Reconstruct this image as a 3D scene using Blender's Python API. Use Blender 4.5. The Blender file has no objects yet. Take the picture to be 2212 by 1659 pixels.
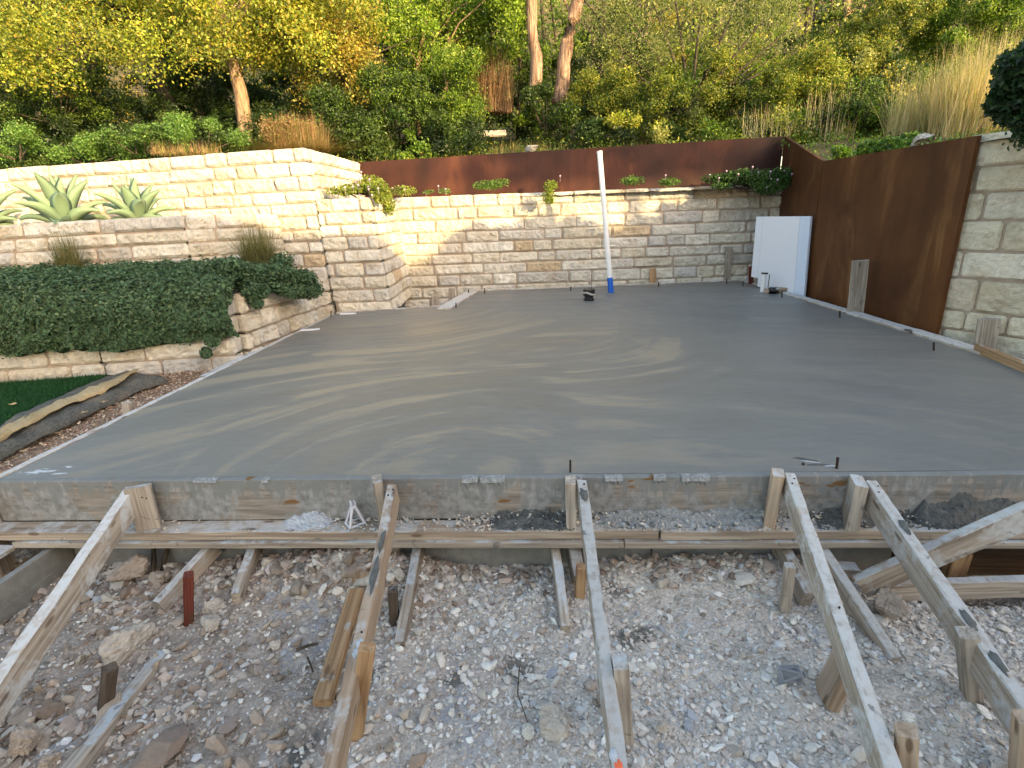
import bpy, bmesh, math, random
import numpy as np
from mathutils import Vector, Matrix, noise as mn
random.seed(7); RNG = np.random.default_rng(11)
R = math.radians
sc = bpy.context.scene
COL = sc.collection

# ---------------------------------------------------------------- camera, sky, sun, exposure
CR = Vector((0.99837369, 0.04631159, -0.03324482))
CU = Vector((0.0175262, 0.30557376, 0.95200709))
CF = Vector((-0.0542477, 0.95104149, -0.30426514))
CP = Vector((0, 0, 1.0))
cam_d = bpy.data.cameras.new('camera'); cam = bpy.data.objects.new('camera', cam_d); COL.objects.link(cam)
cam.matrix_world = Matrix(((CR.x, CU.x, -CF.x, CP.x), (CR.y, CU.y, -CF.y, CP.y), (CR.z, CU.z, -CF.z, CP.z), (0, 0, 0, 1)))
cam_d.sensor_width = 36; cam_d.lens = 1150 / 2212 * 36; cam_d.clip_start = 0.02; cam_d.clip_end = 600
sc.camera = cam
sc.render.resolution_x = 1024; sc.render.resolution_y = 768

SUN_AZ = 45.0; SUN_EL = 14.05      # azimuth measured from -Y towards +X
sdir = Vector((math.sin(R(SUN_AZ)) * math.cos(R(SUN_EL)), -math.cos(R(SUN_AZ)) * math.cos(R(SUN_EL)), math.sin(R(SUN_EL))))
world = bpy.data.worlds.new('World'); sc.world = world; world.use_nodes = True
wn = world.node_tree; wn.nodes.clear()
sky = wn.nodes.new('ShaderNodeTexSky'); sky.sky_type = 'NISHITA'; sky.sun_disc = False
sky.sun_elevation = R(SUN_EL); sky.sun_rotation = R(180 - SUN_AZ)
sky.air_density = 1.0; sky.dust_density = 2.0; sky.ozone_density = 1.0
bg = wn.nodes.new('ShaderNodeBackground'); bg.inputs[1].default_value = 0.15
wo = wn.nodes.new('ShaderNodeOutputWorld')
tn = wn.nodes.new('ShaderNodeMix'); tn.data_type = 'RGBA'; tn.blend_type = 'MULTIPLY'; tn.inputs[0].default_value = 1.0; tn.inputs[7].default_value = (1.18, 1.04, .90, 1)
wn.links.new(sky.outputs[0], tn.inputs[6]); wn.links.new(tn.outputs[2], bg.inputs[0]); wn.links.new(bg.outputs[0], wo.inputs[0])
sun_d = bpy.data.lights.new('sun', 'SUN'); sun_d.energy = 2.35; sun_d.angle = R(0.55); sun_d.color = (1.0, 0.74, 0.36)
sun = bpy.data.objects.new('sun', sun_d); COL.objects.link(sun)
sun.rotation_euler = sdir.to_track_quat('Z', 'Y').to_euler()
sc.view_settings.view_transform = 'Standard'; sc.view_settings.look = 'None'
sc.view_settings.exposure = 2.1; sc.view_settings.gamma = 1.0
sc.cycles.max_bounces = 6; sc.cycles.diffuse_bounces = 3; sc.cycles.transmission_bounces = 4; sc.cycles.transparent_max_bounces = 6
sc.cycles.sample_clamp_indirect = 6.0

# ---------------------------------------------------------------- helpers
def ray(px, py):
    return CR * (px - 1106.0) - CU * (py - 829.5) + CF * 1150.0
def Zp(px, py, z=0.0):            # where a sight line meets a level plane
    r = ray(px, py); return CP + r * ((z - CP.z) / r.z)
def Yp(px, py, y):                # where it meets an upright plane across the yard
    r = ray(px, py); return CP + r * ((y - CP.y) / r.y)
def Xp(px, py, x):
    r = ray(px, py); return CP + r * ((x - CP.x) / r.x)

def tag(o, label=None, cat=None, group=None, kind=None):
    if label: o['label'] = label
    if cat: o['category'] = cat
    if group: o['group'] = group
    if kind: o['kind'] = kind
    return o
def empty(name, loc, label=None, cat=None, group=None, rz=0):
    o = bpy.data.objects.new(name, None); COL.objects.link(o); o.location = loc; o.rotation_euler = (0, 0, rz)
    o.empty_display_size = .1
    return tag(o, label, cat, group)
def link(name, me, mats, parent=None, M=None):
    o = bpy.data.objects.new(name, me); COL.objects.link(o)
    if not isinstance(mats, (list, tuple)): mats = [mats]
    for m in mats: me.materials.append(m)
    if parent: o.parent = parent
    if M is not None: o.matrix_basis = M
    return o
def mesh_np(name, V, F, cols=None, smooth=False, matidx=None):
    """V (n,3); F (m,k) all faces with k corners"""
    me = bpy.data.meshes.new(name); V = np.asarray(V, np.float32); F = np.asarray(F, np.int32)
    me.vertices.add(len(V)); me.vertices.foreach_set('co', V.ravel())
    k = F.shape[1]; me.loops.add(F.size); me.loops.foreach_set('vertex_index', F.ravel())
    me.polygons.add(len(F)); me.polygons.foreach_set('loop_start', np.arange(0, F.size, k, dtype=np.int32))
    me.polygons.foreach_set('use_smooth', np.full(len(F), bool(smooth)))
    if matidx is not None: me.polygons.foreach_set('material_index', np.asarray(matidx, np.int32))
    if cols is not None:
        a = me.color_attributes.new('tint', 'FLOAT_COLOR', 'POINT')
        c = np.ones((len(V), 4), np.float32); c[:, :3] = cols; a.data.foreach_set('color', c.ravel())
    me.update(calc_edges=True); return me
def bm_mesh(name, bm, smooth=False):
    me = bpy.data.meshes.new(name); bm.to_mesh(me); bm.free()
    if smooth: me.polygons.foreach_set('use_smooth', np.ones(len(me.polygons), bool))
    return me
def bm_box(bm, x0, x1, y0, y1, z0, z1, bev=0.0):
    vs = [bm.verts.new((x, y, z)) for x in (x0, x1) for y in (y0, y1) for z in (z0, z1)]
    fs = [(0, 1, 3, 2), (4, 6, 7, 5), (0, 4, 5, 1), (2, 3, 7, 6), (0, 2, 6, 4), (1, 5, 7, 3)]
    F = [bm.faces.new([vs[i] for i in f]) for f in fs]
    if bev:
        es = list({e for f in F for e in f.edges}); bmesh.ops.bevel(bm, geom=es, offset=bev, segments=1, affect='EDGES')
    return vs
def bm_tube(bm, pts, rads, seg=8, cap=True):
    rings = []
    for i, p in enumerate(pts):
        p = Vector(p); a = Vector(pts[max(i - 1, 0)]); b = Vector(pts[min(i + 1, len(pts) - 1)])
        d = (b - a).normalized(); s = d.cross(Vector((0.13, 0.21, 1)) if abs(d.z) < .95 else Vector((1, 0, 0))).normalized(); t = d.cross(s)
        rings.append([bm.verts.new(p + (s * math.cos(q) + t * math.sin(q)) * rads[i]) for q in [2 * math.pi * j / seg for j in range(seg)]])
    for A, B in zip(rings, rings[1:]):
        for j in range(seg): bm.faces.new((A[j], A[(j + 1) % seg], B[(j + 1) % seg], B[j]))
    if cap:
        bm.faces.new(rings[0][::-1]); bm.faces.new(rings[-1])

# ---------------------------------------------------------------- material helpers
class MT:
    def __init__(s, name, rough=0.8, spec=0.3):
        s.m = bpy.data.materials.new(name); s.m.use_nodes = True; s.t = s.m.node_tree
        s.b = s.t.nodes['Principled BSDF']; s.b.inputs['Roughness'].default_value = rough
        s.b.inputs['Specular IOR Level'].default_value = spec; s.out = s.t.nodes['Material Output']
    def n(s, typ, **kw):
        nd = s.t.nodes.new('ShaderNode' + typ)
        for k, v in kw.items(): setattr(nd, k, v)
        return nd
    def L(s, a, b): s.t.links.new(a, b)
    def co(s, which='Object', scale=(1, 1, 1), rot=(0, 0, 0)):
        tc = s.n('TexCoord'); mp = s.n('Mapping'); mp.inputs['Scale'].default_value = scale; mp.inputs['Rotation'].default_value = rot
        s.L(tc.outputs[which], mp.inputs[0]); return mp.outputs[0]
    def noise(s, vec, scale=5, detail=4, rough=.55, dist=0.0, color=False):
        nd = s.n('TexNoise'); nd.inputs['Scale'].default_value = scale; nd.inputs['Detail'].default_value = detail
        nd.inputs['Roughness'].default_value = rough; nd.inputs['Distortion'].default_value = dist
        s.L(vec, nd.inputs['Vector']); return nd.outputs['Color' if color else 'Fac']
    def vor(s, vec, scale=5, feature='F1', out='Distance'):
        nd = s.n('TexVoronoi', feature=feature); nd.inputs['Scale'].default_value = scale; s.L(vec, nd.inputs['Vector']); return nd.outputs[out]
    def ramp(s, fac, stops, interp='LINEAR'):
        nd = s.n('ValToRGB'); cr = nd.color_ramp; cr.interpolation = interp
        while len(cr.elements) < len(stops): cr.elements.new(0.5)
        for e, (p, c) in zip(cr.elements, stops):
            e.position = p; e.color = (c, c, c, 1) if isinstance(c, (int, float)) else (*c, 1)
        s.L(fac, nd.inputs[0]); return nd.outputs[0]
    def mix(s, fac, a, b, mode='MIX'):
        nd = s.n('Mix', data_type='RGBA', blend_type=mode)
        for sock, v in ((nd.inputs[0], fac), (nd.inputs[6], a), (nd.inputs[7], b)):
            if hasattr(v, 'is_output'): s.L(v, sock)
            else: sock.default_value = v if isinstance(v, (int, float)) else (*v, 1)
        return nd.outputs[2]
    def math(s, op, a, b=0.0, clamp=False):
        nd = s.n('Math', operation=op, use_clamp=clamp)
        for sock, v in ((nd.inputs[0], a), (nd.inputs[1], b)):
            if hasattr(v, 'is_output'): s.L(v, sock)
            else: sock.default_value = v
        return nd.outputs[0]
    def attr(s, name='tint'):
        nd = s.n('Attribute', attribute_name=name); return nd.outputs['Color']
    def rnd(s): return s.n('ObjectInfo').outputs['Random']
    def bump(s, h, strength=.5, dist=.01, prev=None):
        nd = s.n('Bump'); nd.inputs['Strength'].default_value = strength; nd.inputs['Distance'].default_value = dist
        s.L(h, nd.inputs['Height'])
        if prev is not None: s.L(prev, nd.inputs['Normal'])
        return nd.outputs[0]
    def done(s, col=None, rough=None, normal=None):
        for k, v in (('Base Color', col), ('Roughness', rough), ('Normal', normal)):
            if v is None: continue
            if hasattr(v, 'is_output'): s.L(v, s.b.inputs[k])
            else: s.b.inputs[k].default_value = v if isinstance(v, (int, float)) else (*v, 1)
        return s.m

def m_stone(name='limestone'):
    t = MT(name, .85, .25); v = t.co(); a = t.attr()
    n1 = t.noise(v, 9, 6, .62, .4); n2 = t.noise(v, 42, 4, .6); n3 = t.noise(v, 3.2, 3, .5, .6)
    c = t.mix(t.ramp(n3, [(.54, 0), (.70, .35)]), a, (.44, .31, .17), 'MIX')
    c = t.mix(.55, c, t.ramp(n1, [(.3, (.55, .5, .43)), (.55, (1, 1, 1)), (.75, (1.0, .93, .82))]), 'MULTIPLY')
    c = t.mix(.4, c, t.ramp(n2, [(.3, .6), (.6, 1.0)]), 'MULTIPLY')
    h = t.mix(.35, n1, n2)
    return t.done(c, None, t.bump(h, .9, .02))
def m_simple_noise(name, c0, c1, scale, rough=.9, bump=.5, bdist=.01, detail=6, spec=.2, scl=(1, 1, 1)):
    t = MT(name, rough, spec); v = t.co(scale=scl); n = t.noise(v, scale, detail, .6, .2)
    n2 = t.noise(v, scale * 7, 3, .6)
    c = t.mix(t.ramp(n, [(.3, 0), (.7, 1)]), c0, c1); c = t.mix(.5, c, t.ramp(n2, [(.3, .55), (.65, 1)]), 'MULTIPLY')
    return t.done(c, None, t.bump(t.mix(.5, n, n2), bump, bdist))
def m_wood(name, base, dark, splash=.4, splash_col=(.50, .53, .55), grain=1.0, wet=0.0):
    """long grain along local X, weathered, with cement smears"""
    t = MT(name, .8, .25); tc = t.n('TexCoord'); r = t.rnd()
    add = t.n('VectorMath', operation='ADD'); t.L(tc.outputs['Object'], add.inputs[0])
    cmb = t.n('CombineXYZ'); t.L(t.math('MULTIPLY', r, 37.0), cmb.inputs[0]); t.L(t.math('MULTIPLY', r, 11.0), cmb.inputs[1]); t.L(cmb.outputs[0], add.inputs[1])
    mp = t.n('Mapping'); mp.inputs['Scale'].default_value = (2.2, 60, 60); t.L(add.outputs[0], mp.inputs[0])
    g = t.noise(mp.outputs[0], 1.0, 4, .6, .8)
    mp2 = t.n('Mapping'); mp2.inputs['Scale'].default_value = (1.5, 14, 14); t.L(add.outputs[0], mp2.inputs[0])
    g2 = t.noise(mp2.outputs[0], 1.0, 3, .5, .5)
    c = t.mix(t.ramp(g, [(.36, 0), (.6, 1)]), dark, base); c = t.mix(.5 * grain, c, t.ramp(g2, [(.3, (.5, .48, .45)), (.6, (1.05, 1.03, 1.0))]), 'MULTIPLY')
    s = t.noise(add.outputs[0], 7, 6, .68, .5); s2 = t.noise(add.outputs[0], 38, 3, .6)
    up = t.n('NewGeometry'); sx = t.n('SeparateXYZ'); t.L(up.outputs['True Normal'], sx.inputs[0])
    lo = .80 - .32 * splash
    f = t.ramp(t.math('ADD', s, t.math('MULTIPLY', sx.outputs[2], .20)), [(lo, 0), (min(lo + .10, 1), 1)])
    f = t.math('MULTIPLY', f, t.ramp(s2, [(.30, .35), (.55, 1)]))
    c = t.mix(f, c, splash_col)
    mk = t.n('Mapping'); mk.inputs['Scale'].default_value = (5.5, 17, 17); t.L(add.outputs[0], mk.inputs[0])
    kn = t.vor(mk.outputs[0], 1.0); c = t.mix(t.ramp(kn, [(.10, .75), (.17, 0)]), c, (.10, .06, .035))
    d = t.ramp(t.noise(add.outputs[0], 16, 4, .6, .6), [(.64, 0), (.69, .7)])
    c = t.mix(d, c, (.12, .12, .115))
    vr = t.ramp(r, [(0, .78), (1, 1.1)]); c = t.mix(1.0, c, vr, 'MULTIPLY')
    return t.done(c, .8, t.bump(t.mix(.5, g, s), .5, .004))
def m_leaf(name, rough=.42, trans=.40, spec=.45):
    t = MT(name, rough, spec); a = t.attr(); t.done(a)
    tr = t.n('BsdfTranslucent'); t.L(t.mix(1.0, a, (1.15, 1.25, .5), 'MULTIPLY'), tr.inputs[0])
    mx = t.n('MixShader'); mx.inputs[0].default_value = trans; t.L(t.b.outputs[0], mx.inputs[1]); t.L(tr.outputs[0], mx.inputs[2])
    t.L(mx.outputs[0], t.out.inputs[0]); return t.m
def m_bark(name, c0, c1, sc_=(14, 14, 2.5)):
    t = MT(name, .9, .15); v = t.co(scale=sc_); n = t.noise(v, 1.6, 6, .65, .6); w = t.vor(v, 1.3)
    c = t.mix(t.ramp(n, [(.35, 0), (.62, 1)]), c0, c1)
    return t.done(c, None, t.bump(t.mix(.5, n, w), .9, .03))
def m_plain(name, col, rough=.5, spec=.4, metal=0.0, var=.22):
    t = MT(name, rough, spec); t.b.inputs['Metallic'].default_value = metal
    n = t.noise(t.co(), 30, 3, .6); return t.done(t.mix(var, col, t.ramp(n, [(.3, .5), (.7, 1.0)]), 'MULTIPLY'), rough)

M = {}
M['stone'] = m_stone()
M['mortar'] = m_simple_noise('mortar', (.36, .28, .22), (.46, .38, .30), 18)
M['soil'] = m_simple_noise('soil', (.10, .07, .045), (.19, .14, .09), 6, bdist=.03)
M['forest_floor'] = m_simple_noise('forest_floor', (.055, .05, .02), (.17, .13, .06), 2.5, bdist=.05)
M['leaf'] = m_leaf('leaf'); M['leaf_matt'] = m_leaf('leaf_matt', .75, .2, .12)
M['grass'] = m_leaf('grass_blade', .7, .3, .15)
M['wood_grey'] = m_wood('weathered_wood', (.50, .44, .37), (.28, .235, .19), .50)
M['wood_white'] = m_wood('cement_smeared_wood', (.50, .43, .355), (.28, .225, .175), .88, (.55, .55, .54))
M['wood_tan'] = m_wood('tan_wood', (.50, .39, .29), (.33, .235, .16), .42, (.55, .54, .52))
M['wood_brown'] = m_wood('brown_wood', (.43, .285, .16), (.26, .155, .08), .2)
M['wood_red'] = m_wood('red_stained_wood', (.20, .055, .035), (.12, .03, .02), .1)
M['wood_dark'] = m_wood('dark_brown_wood', (.13, .10, .075), (.07, .05, .04), .1)  # very dark brown wood for low stubs and boards in the hollow
M['bark_brown'] = m_bark('bark_brown', (.10, .06, .035), (.34, .24, .16))
M['bark_dark'] = m_bark('bark_dark', (.03, .025, .02), (.10, .08, .06))
M['bark_cedar'] = m_bark('bark_cedar', (.10, .045, .03), (.42, .30, .22), (26, 26, 1.6))
M['white_pvc'] = m_plain('white_pvc', (.78, .79, .80), .35, .4, 0, .08)
M['blue_pvc'] = m_plain('blue_tape', (.01, .12, .55), .4)
M['black'] = m_plain('black_plastic', (.015, .015, .018), .35)
M['rebar'] = m_plain('rusty_rebar', (.06, .04, .03), .7, .3, .6)
M['foam'] = m_plain('white_foam', (.72, .74, .80), .8, .1, 0, .04)
M['foam_blue'] = m_plain('pale_blue_foam', (.60, .67, .80), .8, .1, 0, .04)
M['chair_white'] = m_plain('white_plastic', (.66, .66, .70), .5)
M['chair_grey'] = m_plain('grey_plastic', (.27, .28, .30), .6)
M['orange'] = m_plain('orange_paint', (.85, .16, .06), .6)
M['paper'] = m_simple_noise('kraft_backing', (.42, .31, .16), (.55, .43, .25), 8, rough=.8)
M['rock'] = m_simple_noise('rock', (.42, .365, .30), (.62, .57, .50), 12, bdist=.01)
M['rock_dark'] = m_simple_noise('rubble', (.29, .235, .185), (.48, .405, .335), 14, bdist=.01)
# ---------------------------------------------------------------- special surface materials
def m_slab():
    t = MT('wet_concrete', .5, .35); v = t.co()
    base = t.noise(v, .55, 4, .5, .4)
    KR = 1.25
    acc = None
    # passes of a long-handled trowel: each sweep is a set of arcs about the spot where the worker stood
    sweeps = [(.3, .2, 4.2, .75, None), (3.2, 7.4, 4.0, .9, (2.2, 5.2, 1.7)), (-1.9, 6.9, 5.0, .8, (-1.1, 4.9, 1.15)), (-.20, 2.05, 6.5, .8, (-.72, 2.62, .95)), (.25, 4.6, 5.0, .9, (.75, 3.7, .8))]
    for i, (cx, cy, kr, ka, mask) in enumerate(sweeps):
        sub = t.n('VectorMath', operation='SUBTRACT'); t.L(v, sub.inputs[0]); sub.inputs[1].default_value = (cx, cy, 0)
        wob = t.n('VectorMath', operation='ADD'); t.L(sub.outputs[0], wob.inputs[0])
        sc2 = t.n('VectorMath', operation='SCALE'); t.L(t.noise(v, .8, 2, .5, color=True), sc2.inputs[0]); sc2.inputs['Scale'].default_value = .30
        t.L(sc2.outputs[0], wob.inputs[1])
        ln = t.n('VectorMath', operation='LENGTH'); t.L(wob.outputs[0], ln.inputs[0])
        nm = t.n('VectorMath', operation='NORMALIZE'); t.L(wob.outputs[0], nm.inputs[0])
        sp = t.n('SeparateXYZ'); t.L(nm.outputs[0], sp.inputs[0])
        cb = t.n('CombineXYZ'); t.L(t.math('MULTIPLY', ln.outputs['Value'], kr), cb.inputs[0])
        t.L(t.math('MULTIPLY', sp.outputs[0], ka * (3 if mask is None else 1)), cb.inputs[1]); t.L(t.math('MULTIPLY', sp.outputs[1], ka), cb.inputs[2])
        off = t.n('VectorMath', operation='ADD'); t.L(cb.outputs[0], off.inputs[0]); off.inputs[1].default_value = (i * 7.3, i * 3.1, 0)
        st = t.noise(off.outputs[0], 1.0, 6, .60, .15)
        if mask is None: acc = st
        else:
            ms = t.n('VectorMath', operation='DISTANCE'); t.L(v, ms.inputs[0]); ms.inputs[1].default_value = (mask[0], mask[1], 0)
            mr = t.math('ADD', t.math('DIVIDE', ms.outputs['Value'], mask[2] * 2), t.math('MULTIPLY', t.math('SUBTRACT', t.noise(v, 1.1, 3, .5), .5), .7))
            acc = t.mix(t.ramp(mr, [(.42, 1), (.52, 0)]), acc, st)
    sx = t.n('SeparateXYZ'); t.L(v, sx.inputs[0])
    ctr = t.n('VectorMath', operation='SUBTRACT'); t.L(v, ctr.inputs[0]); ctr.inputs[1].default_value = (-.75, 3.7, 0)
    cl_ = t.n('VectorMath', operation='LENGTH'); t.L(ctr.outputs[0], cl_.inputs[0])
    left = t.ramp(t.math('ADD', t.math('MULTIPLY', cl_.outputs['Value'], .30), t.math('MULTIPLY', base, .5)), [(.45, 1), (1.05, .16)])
    tan = t.math('MULTIPLY', t.ramp(acc, [(.52, 0), (.60, 1)]), left)  # warm reflections and dried areas, both painted as tan streaks
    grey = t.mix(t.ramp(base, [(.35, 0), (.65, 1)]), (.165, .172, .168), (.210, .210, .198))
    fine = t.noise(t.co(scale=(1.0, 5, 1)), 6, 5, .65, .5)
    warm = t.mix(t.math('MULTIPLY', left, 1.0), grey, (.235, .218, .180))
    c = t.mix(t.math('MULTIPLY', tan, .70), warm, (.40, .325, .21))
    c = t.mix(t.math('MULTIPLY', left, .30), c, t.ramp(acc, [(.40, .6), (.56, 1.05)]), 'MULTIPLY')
    c = t.mix(.4, c, t.ramp(fine, [(.3, .72), (.65, 1.08)]), 'MULTIPLY')
    grit = t.noise(v, 120, 2, .5)
    c = t.mix(.25, c, t.ramp(grit, [(.3, .7), (.7, 1.1)]), 'MULTIPLY')
    # dried white cement at the near left corner
    dx = t.math('SUBTRACT', sx.outputs[0], -2.16); dy = t.math('SUBTRACT', sx.outputs[1], 1.99)
    dd = t.math('ADD', t.math('MULTIPLY', t.math('MULTIPLY', dx, dx), 22), t.math('MULTIPLY', t.math('MULTIPLY', dy, dy), 160))
    pn = t.noise(t.co(scale=(1, 4, 1)), 9, 4, .6)
    pf = t.ramp(t.math('SUBTRACT', pn, t.math('MULTIPLY', dd, .28)), [(.49, 0), (.53, 1)])
    c = t.mix(pf, c, (.52, .55, .57))
    ro = t.ramp(acc, [(.35, .34), (.62, .62)])
    nb = t.bump(acc, .12, .006); nb = t.bump(t.mix(.5, fine, grit), .22, .003, nb)
    return t.done(c, ro, nb)
def m_corten(name, dark, mid, orange, spots=.0):
    t = MT(name, .55, .3); v = t.co(); vs = t.co(scale=(1.3, 1.3, .35))
    n = t.noise(vs, 2.2, 6, .62, .7); n2 = t.noise(v, 1.1, 4, .55, .4); n3 = t.noise(t.co(scale=(4, 4, .35)), 3, 5, .7)
    c = t.mix(t.ramp(n2, [(.36, 0), (.62, 1)]), dark, mid)
    c = t.mix(t.math('MULTIPLY', t.ramp(n, [(.52, 0), (.68, 1)]), t.ramp(n2, [(.42, 0), (.58, .8)])), c, orange)
    c = t.mix(.5, c, t.ramp(n3, [(.3, .6), (.65, 1.1)]), 'MULTIPLY')
    if spots:
        sp = t.vor(t.co(scale=(1, 1, .8)), 7); c = t.mix(t.math('MULTIPLY', t.ramp(sp, [(.03, .6), (.045, 0)]), t.ramp(n2, [(.52, 0), (.56, 1)])), c, (.5, .52, .5))
    g = t.noise(v, 90, 3, .6)
    c = t.mix(.3, c, t.ramp(g, [(.3, .6), (.7, 1.1)]), 'MULTIPLY')
    return t.done(c, t.ramp(n, [(.3, .5), (.7, .75)]), t.bump(t.mix(.5, g, n), .25, .004))
def m_dirt():
    t = MT('crushed_limestone_dirt', .95, .1); v = t.co()
    n = t.noise(v, 1.5, 5, .6, .3); n2 = t.noise(v, 22, 6, .7, .3); p = t.vor(v, 70); p2 = t.vor(v, 150)
    sx = t.n('SeparateXYZ'); t.L(v, sx.inputs[0])
    lf = t.ramp(t.math('ADD', t.math('MULTIPLY', sx.outputs[0], -.45), t.math('MULTIPLY', n, 1.0)), [(.50, 0), (.85, 1)])
    pale = t.mix(t.ramp(n2, [(.35, 0), (.65, 1)]), (.57, .50, .43), (.75, .69, .61))
    brown = t.mix(t.ramp(n2, [(.35, 0), (.65, 1)]), (.30, .245, .20), (.50, .435, .37))
    c = t.mix(lf, pale, brown)
    c = t.mix(.45, c, t.ramp(p, [(.1, 1.15), (.55, .65)]), 'MULTIPLY')
    wet = t.noise(v, 3.4, 4, .62, .5); c = t.mix(t.ramp(wet, [(.625, 0), (.69, .8)]), c, (.10, .095, .085))
    gr = t.noise(v, 2.7, 5, .65, .8); c = t.mix(t.ramp(gr, [(.58, 0), (.66, .6)]), c, (.34, .37, .41))
    for (wx, wy, wr) in ((.262, 1.735, .085), (.285, 1.505, .10), (.345, 1.52, .07), (-.30, 1.32, .06), (.12, 1.98, .05), (-.09, 1.38, .10)):
        ds = t.n('VectorMath', operation='DISTANCE'); t.L(v, ds.inputs[0]); ds.inputs[1].default_value = (wx, wy, -.41)
        k = t.math('ADD', t.math('DIVIDE', ds.outputs['Value'], wr), t.math('MULTIPLY', t.noise(v, 26, 4, .7), 1.3))
        c = t.mix(t.math('MULTIPLY', t.ramp(t.math('MULTIPLY', k, .5), [(.50, 1), (.66, 0)]), .8), c, (.11, .11, .095))
    nb = t.bump(t.mix(.5, n2, p), 1.0, .012)
    return t.done(c, None, t.bump(p2, .6, .004, nb))
def m_formface():
    """form board faces: wood showing through smeared cement with drips"""
    t = MT('cement_caked_board', .85, .2); v = t.co(); 
    wood = t.noise(t.co(scale=(1.2, 1, 22)), 2.5, 5, .6, .6)
    c = t.mix(t.ramp(wood, [(.35, 0), (.65, 1)]), (.16, .14, .12), (.34, .30, .255))
    n = t.noise(t.co(scale=(1, 1, .8)), 5.5, 7, .68, .7); n2 = t.noise(v, 1.1, 3, .5)
    f = t.ramp(t.math('ADD', n, t.math('MULTIPLY', t.math('SUBTRACT', n2, .5), .7)), [(.42, 0), (.50, .9)])
    g = t.noise(v, 30, 5, .6); cem = t.mix(t.ramp(g, [(.3, 0), (.7, 1)]), (.15, .155, .15), (.36, .365, .36))
    c = t.mix(f, c, cem)
    dr = t.noise(t.co(scale=(16, 1, 1.6)), 2.2, 4, .6, .5); sx = t.n('SeparateXYZ'); t.L(v, sx.inputs[0])
    top = t.ramp(t.math('ADD', t.math('MULTIPLY', sx.outputs[2], 2.4), dr), [(.36, 0), (.44, 1)])
    c = t.mix(t.math('MULTIPLY', top, .85), c, (.20, .21, .205))
    rs = t.ramp(t.noise(t.co(scale=(2.4, 1, 7)), 1.6, 3, .5, .4), [(.67, 0), (.69, 1)]); c = t.mix(t.math('MULTIPLY', rs, t.ramp(sx.outputs[2], [(0, 1), (1, 1)])), c, (.19, .11, .05))
    return t.done(c, None, t.bump(t.mix(.5, n, g), .9, .008))
M['slab'] = m_slab()
M['corten'] = m_corten('corten_steel', (.024, .0065, .004), (.070, .021, .012), (.13, .046, .025))
M['corten_side'] = m_corten('corten_steel_side', (.060, .019, .004), (.125, .046, .011), (.27, .14, .05), .5)
M['dirt'] = m_dirt(); M['formface'] = m_formface()
M['mulch'] = m_simple_noise('mulch_soil', (.24, .16, .11), (.42, .32, .235), 30, bdist=.02)
M['lawn'] = m_simple_noise('lawn_base', (.012, .05, .018), (.03, .10, .03), 25)
M['panel_grey'] = m_simple_noise('damp_form_panel', (.20, .20, .185), (.31, .305, .28), 4, rough=.85, bdist=.004)

# ---------------------------------------------------------------- ground sheets
def sheet(name, x0, x1, y0, y1, dx, dy, hf, mat, kind='structure', xf=None):
    xs = np.arange(x0, x1 + dx * .5, dx); ys = np.arange(y0, y1 + dy * .5, dy)
    V = [(xf(x, y) if xf else x, y, hf(xf(x, y) if xf else x, y)) for y in ys for x in xs]; nx = len(xs); ny = len(ys)
    i = np.arange(nx - 1)[None, :] + nx * np.arange(ny - 1)[:, None]; i = i.ravel()
    F = np.stack([i, i + 1, i + 1 + nx, i + nx], 1)
    o = link(name, mesh_np(name, V, F, smooth=True), mat); return tag(o, kind=kind)
def nz(x, y, z=0.0): return mn.noise(Vector((x, y, z)))
def fbm(x, y, o=4, z=0.0):
    s = 0; a = 1
    for k in range(o): s += a * nz(x, y, z + k * 5.1); x *= 2.1; y *= 2.1; a *= .5
    return s
def hf_big(x, y):
    return -.85
sheet('ground', -160, 160, -160, 160, 8, 8, hf_big, M['dirt'])
def hf_dirt(x, y):
    z = -.415 + .018 * fbm(x * 1.6, y * 1.6, 3) + .012 * fbm(x * 9, y * 9, 3, 4)
    lf = max(0, min(1, (-.35 - x) * 2.2)); z += lf * (.020 * fbm(x * 7, y * 7, 3, 9) + .012 * abs(nz(x * 22, y * 22, 2)))
    # heaps against the lower form wall
    z += .13 * math.exp(-((x + .78) / .34) ** 2 - ((y - 1.80) / .16) ** 2)
    z += .06 * math.exp(-((x - .45) / .30) ** 2 - ((y - 1.84) / .13) ** 2) + .075 * math.exp(-((x - .95) / .28) ** 2 - ((y - 1.84) / .12) ** 2)
    z += .05 * math.exp(-((x + 1.35) / .30) ** 2 - ((y - 1.82) / .15) ** 2)
    # hollow on the right under the form
    z -= .22 * math.exp(-((x - 1.75) / .42) ** 4 - ((y - 1.98) / .22) ** 2)
    z += .03 * max(0, min(1, (x - .9) * 2)) * max(0, min(1, (1.6 - y) * 3))
    if y < .3: z += -.0
    return z
sheet('dirt_ground', -3.4, 3.6, .45, 1.99, .014, .014, hf_dirt, M['dirt'])
sheet('dirt_yard', -9, 9, -9, .46, .12, .12, lambda x, y: -.418 + .03 * fbm(x * 1.2, y * 1.2, 3), M['dirt'])
def hf_hill(x, y):
    yy = y - 8.05
    z = 1.70 + .17 * yy + (0 if y < 21 else .34 * (y - 21)) + .06 * fbm(x * .6, y * .6, 3) + .03 * fbm(x * 3, y * 3, 2)
    if y < 8.6: z -= .05
    return z
def hf_hill_c(x, y):
    return min(hf_hill(x, y), 1.72) if y < 8.3 else hf_hill(x, y)
sheet('hillside', -40, 40, 8.07, 60, .5, .45, hf_hill_c, M['forest_floor'])
sheet('hillside_bank', -12, -2.62, 6.30, 8.07, .12, .12, lambda x, y: 1.66 + .03 * fbm(x * 2, y * 2, 2) + .05 * (y - 6.3), M['forest_floor'])
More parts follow.
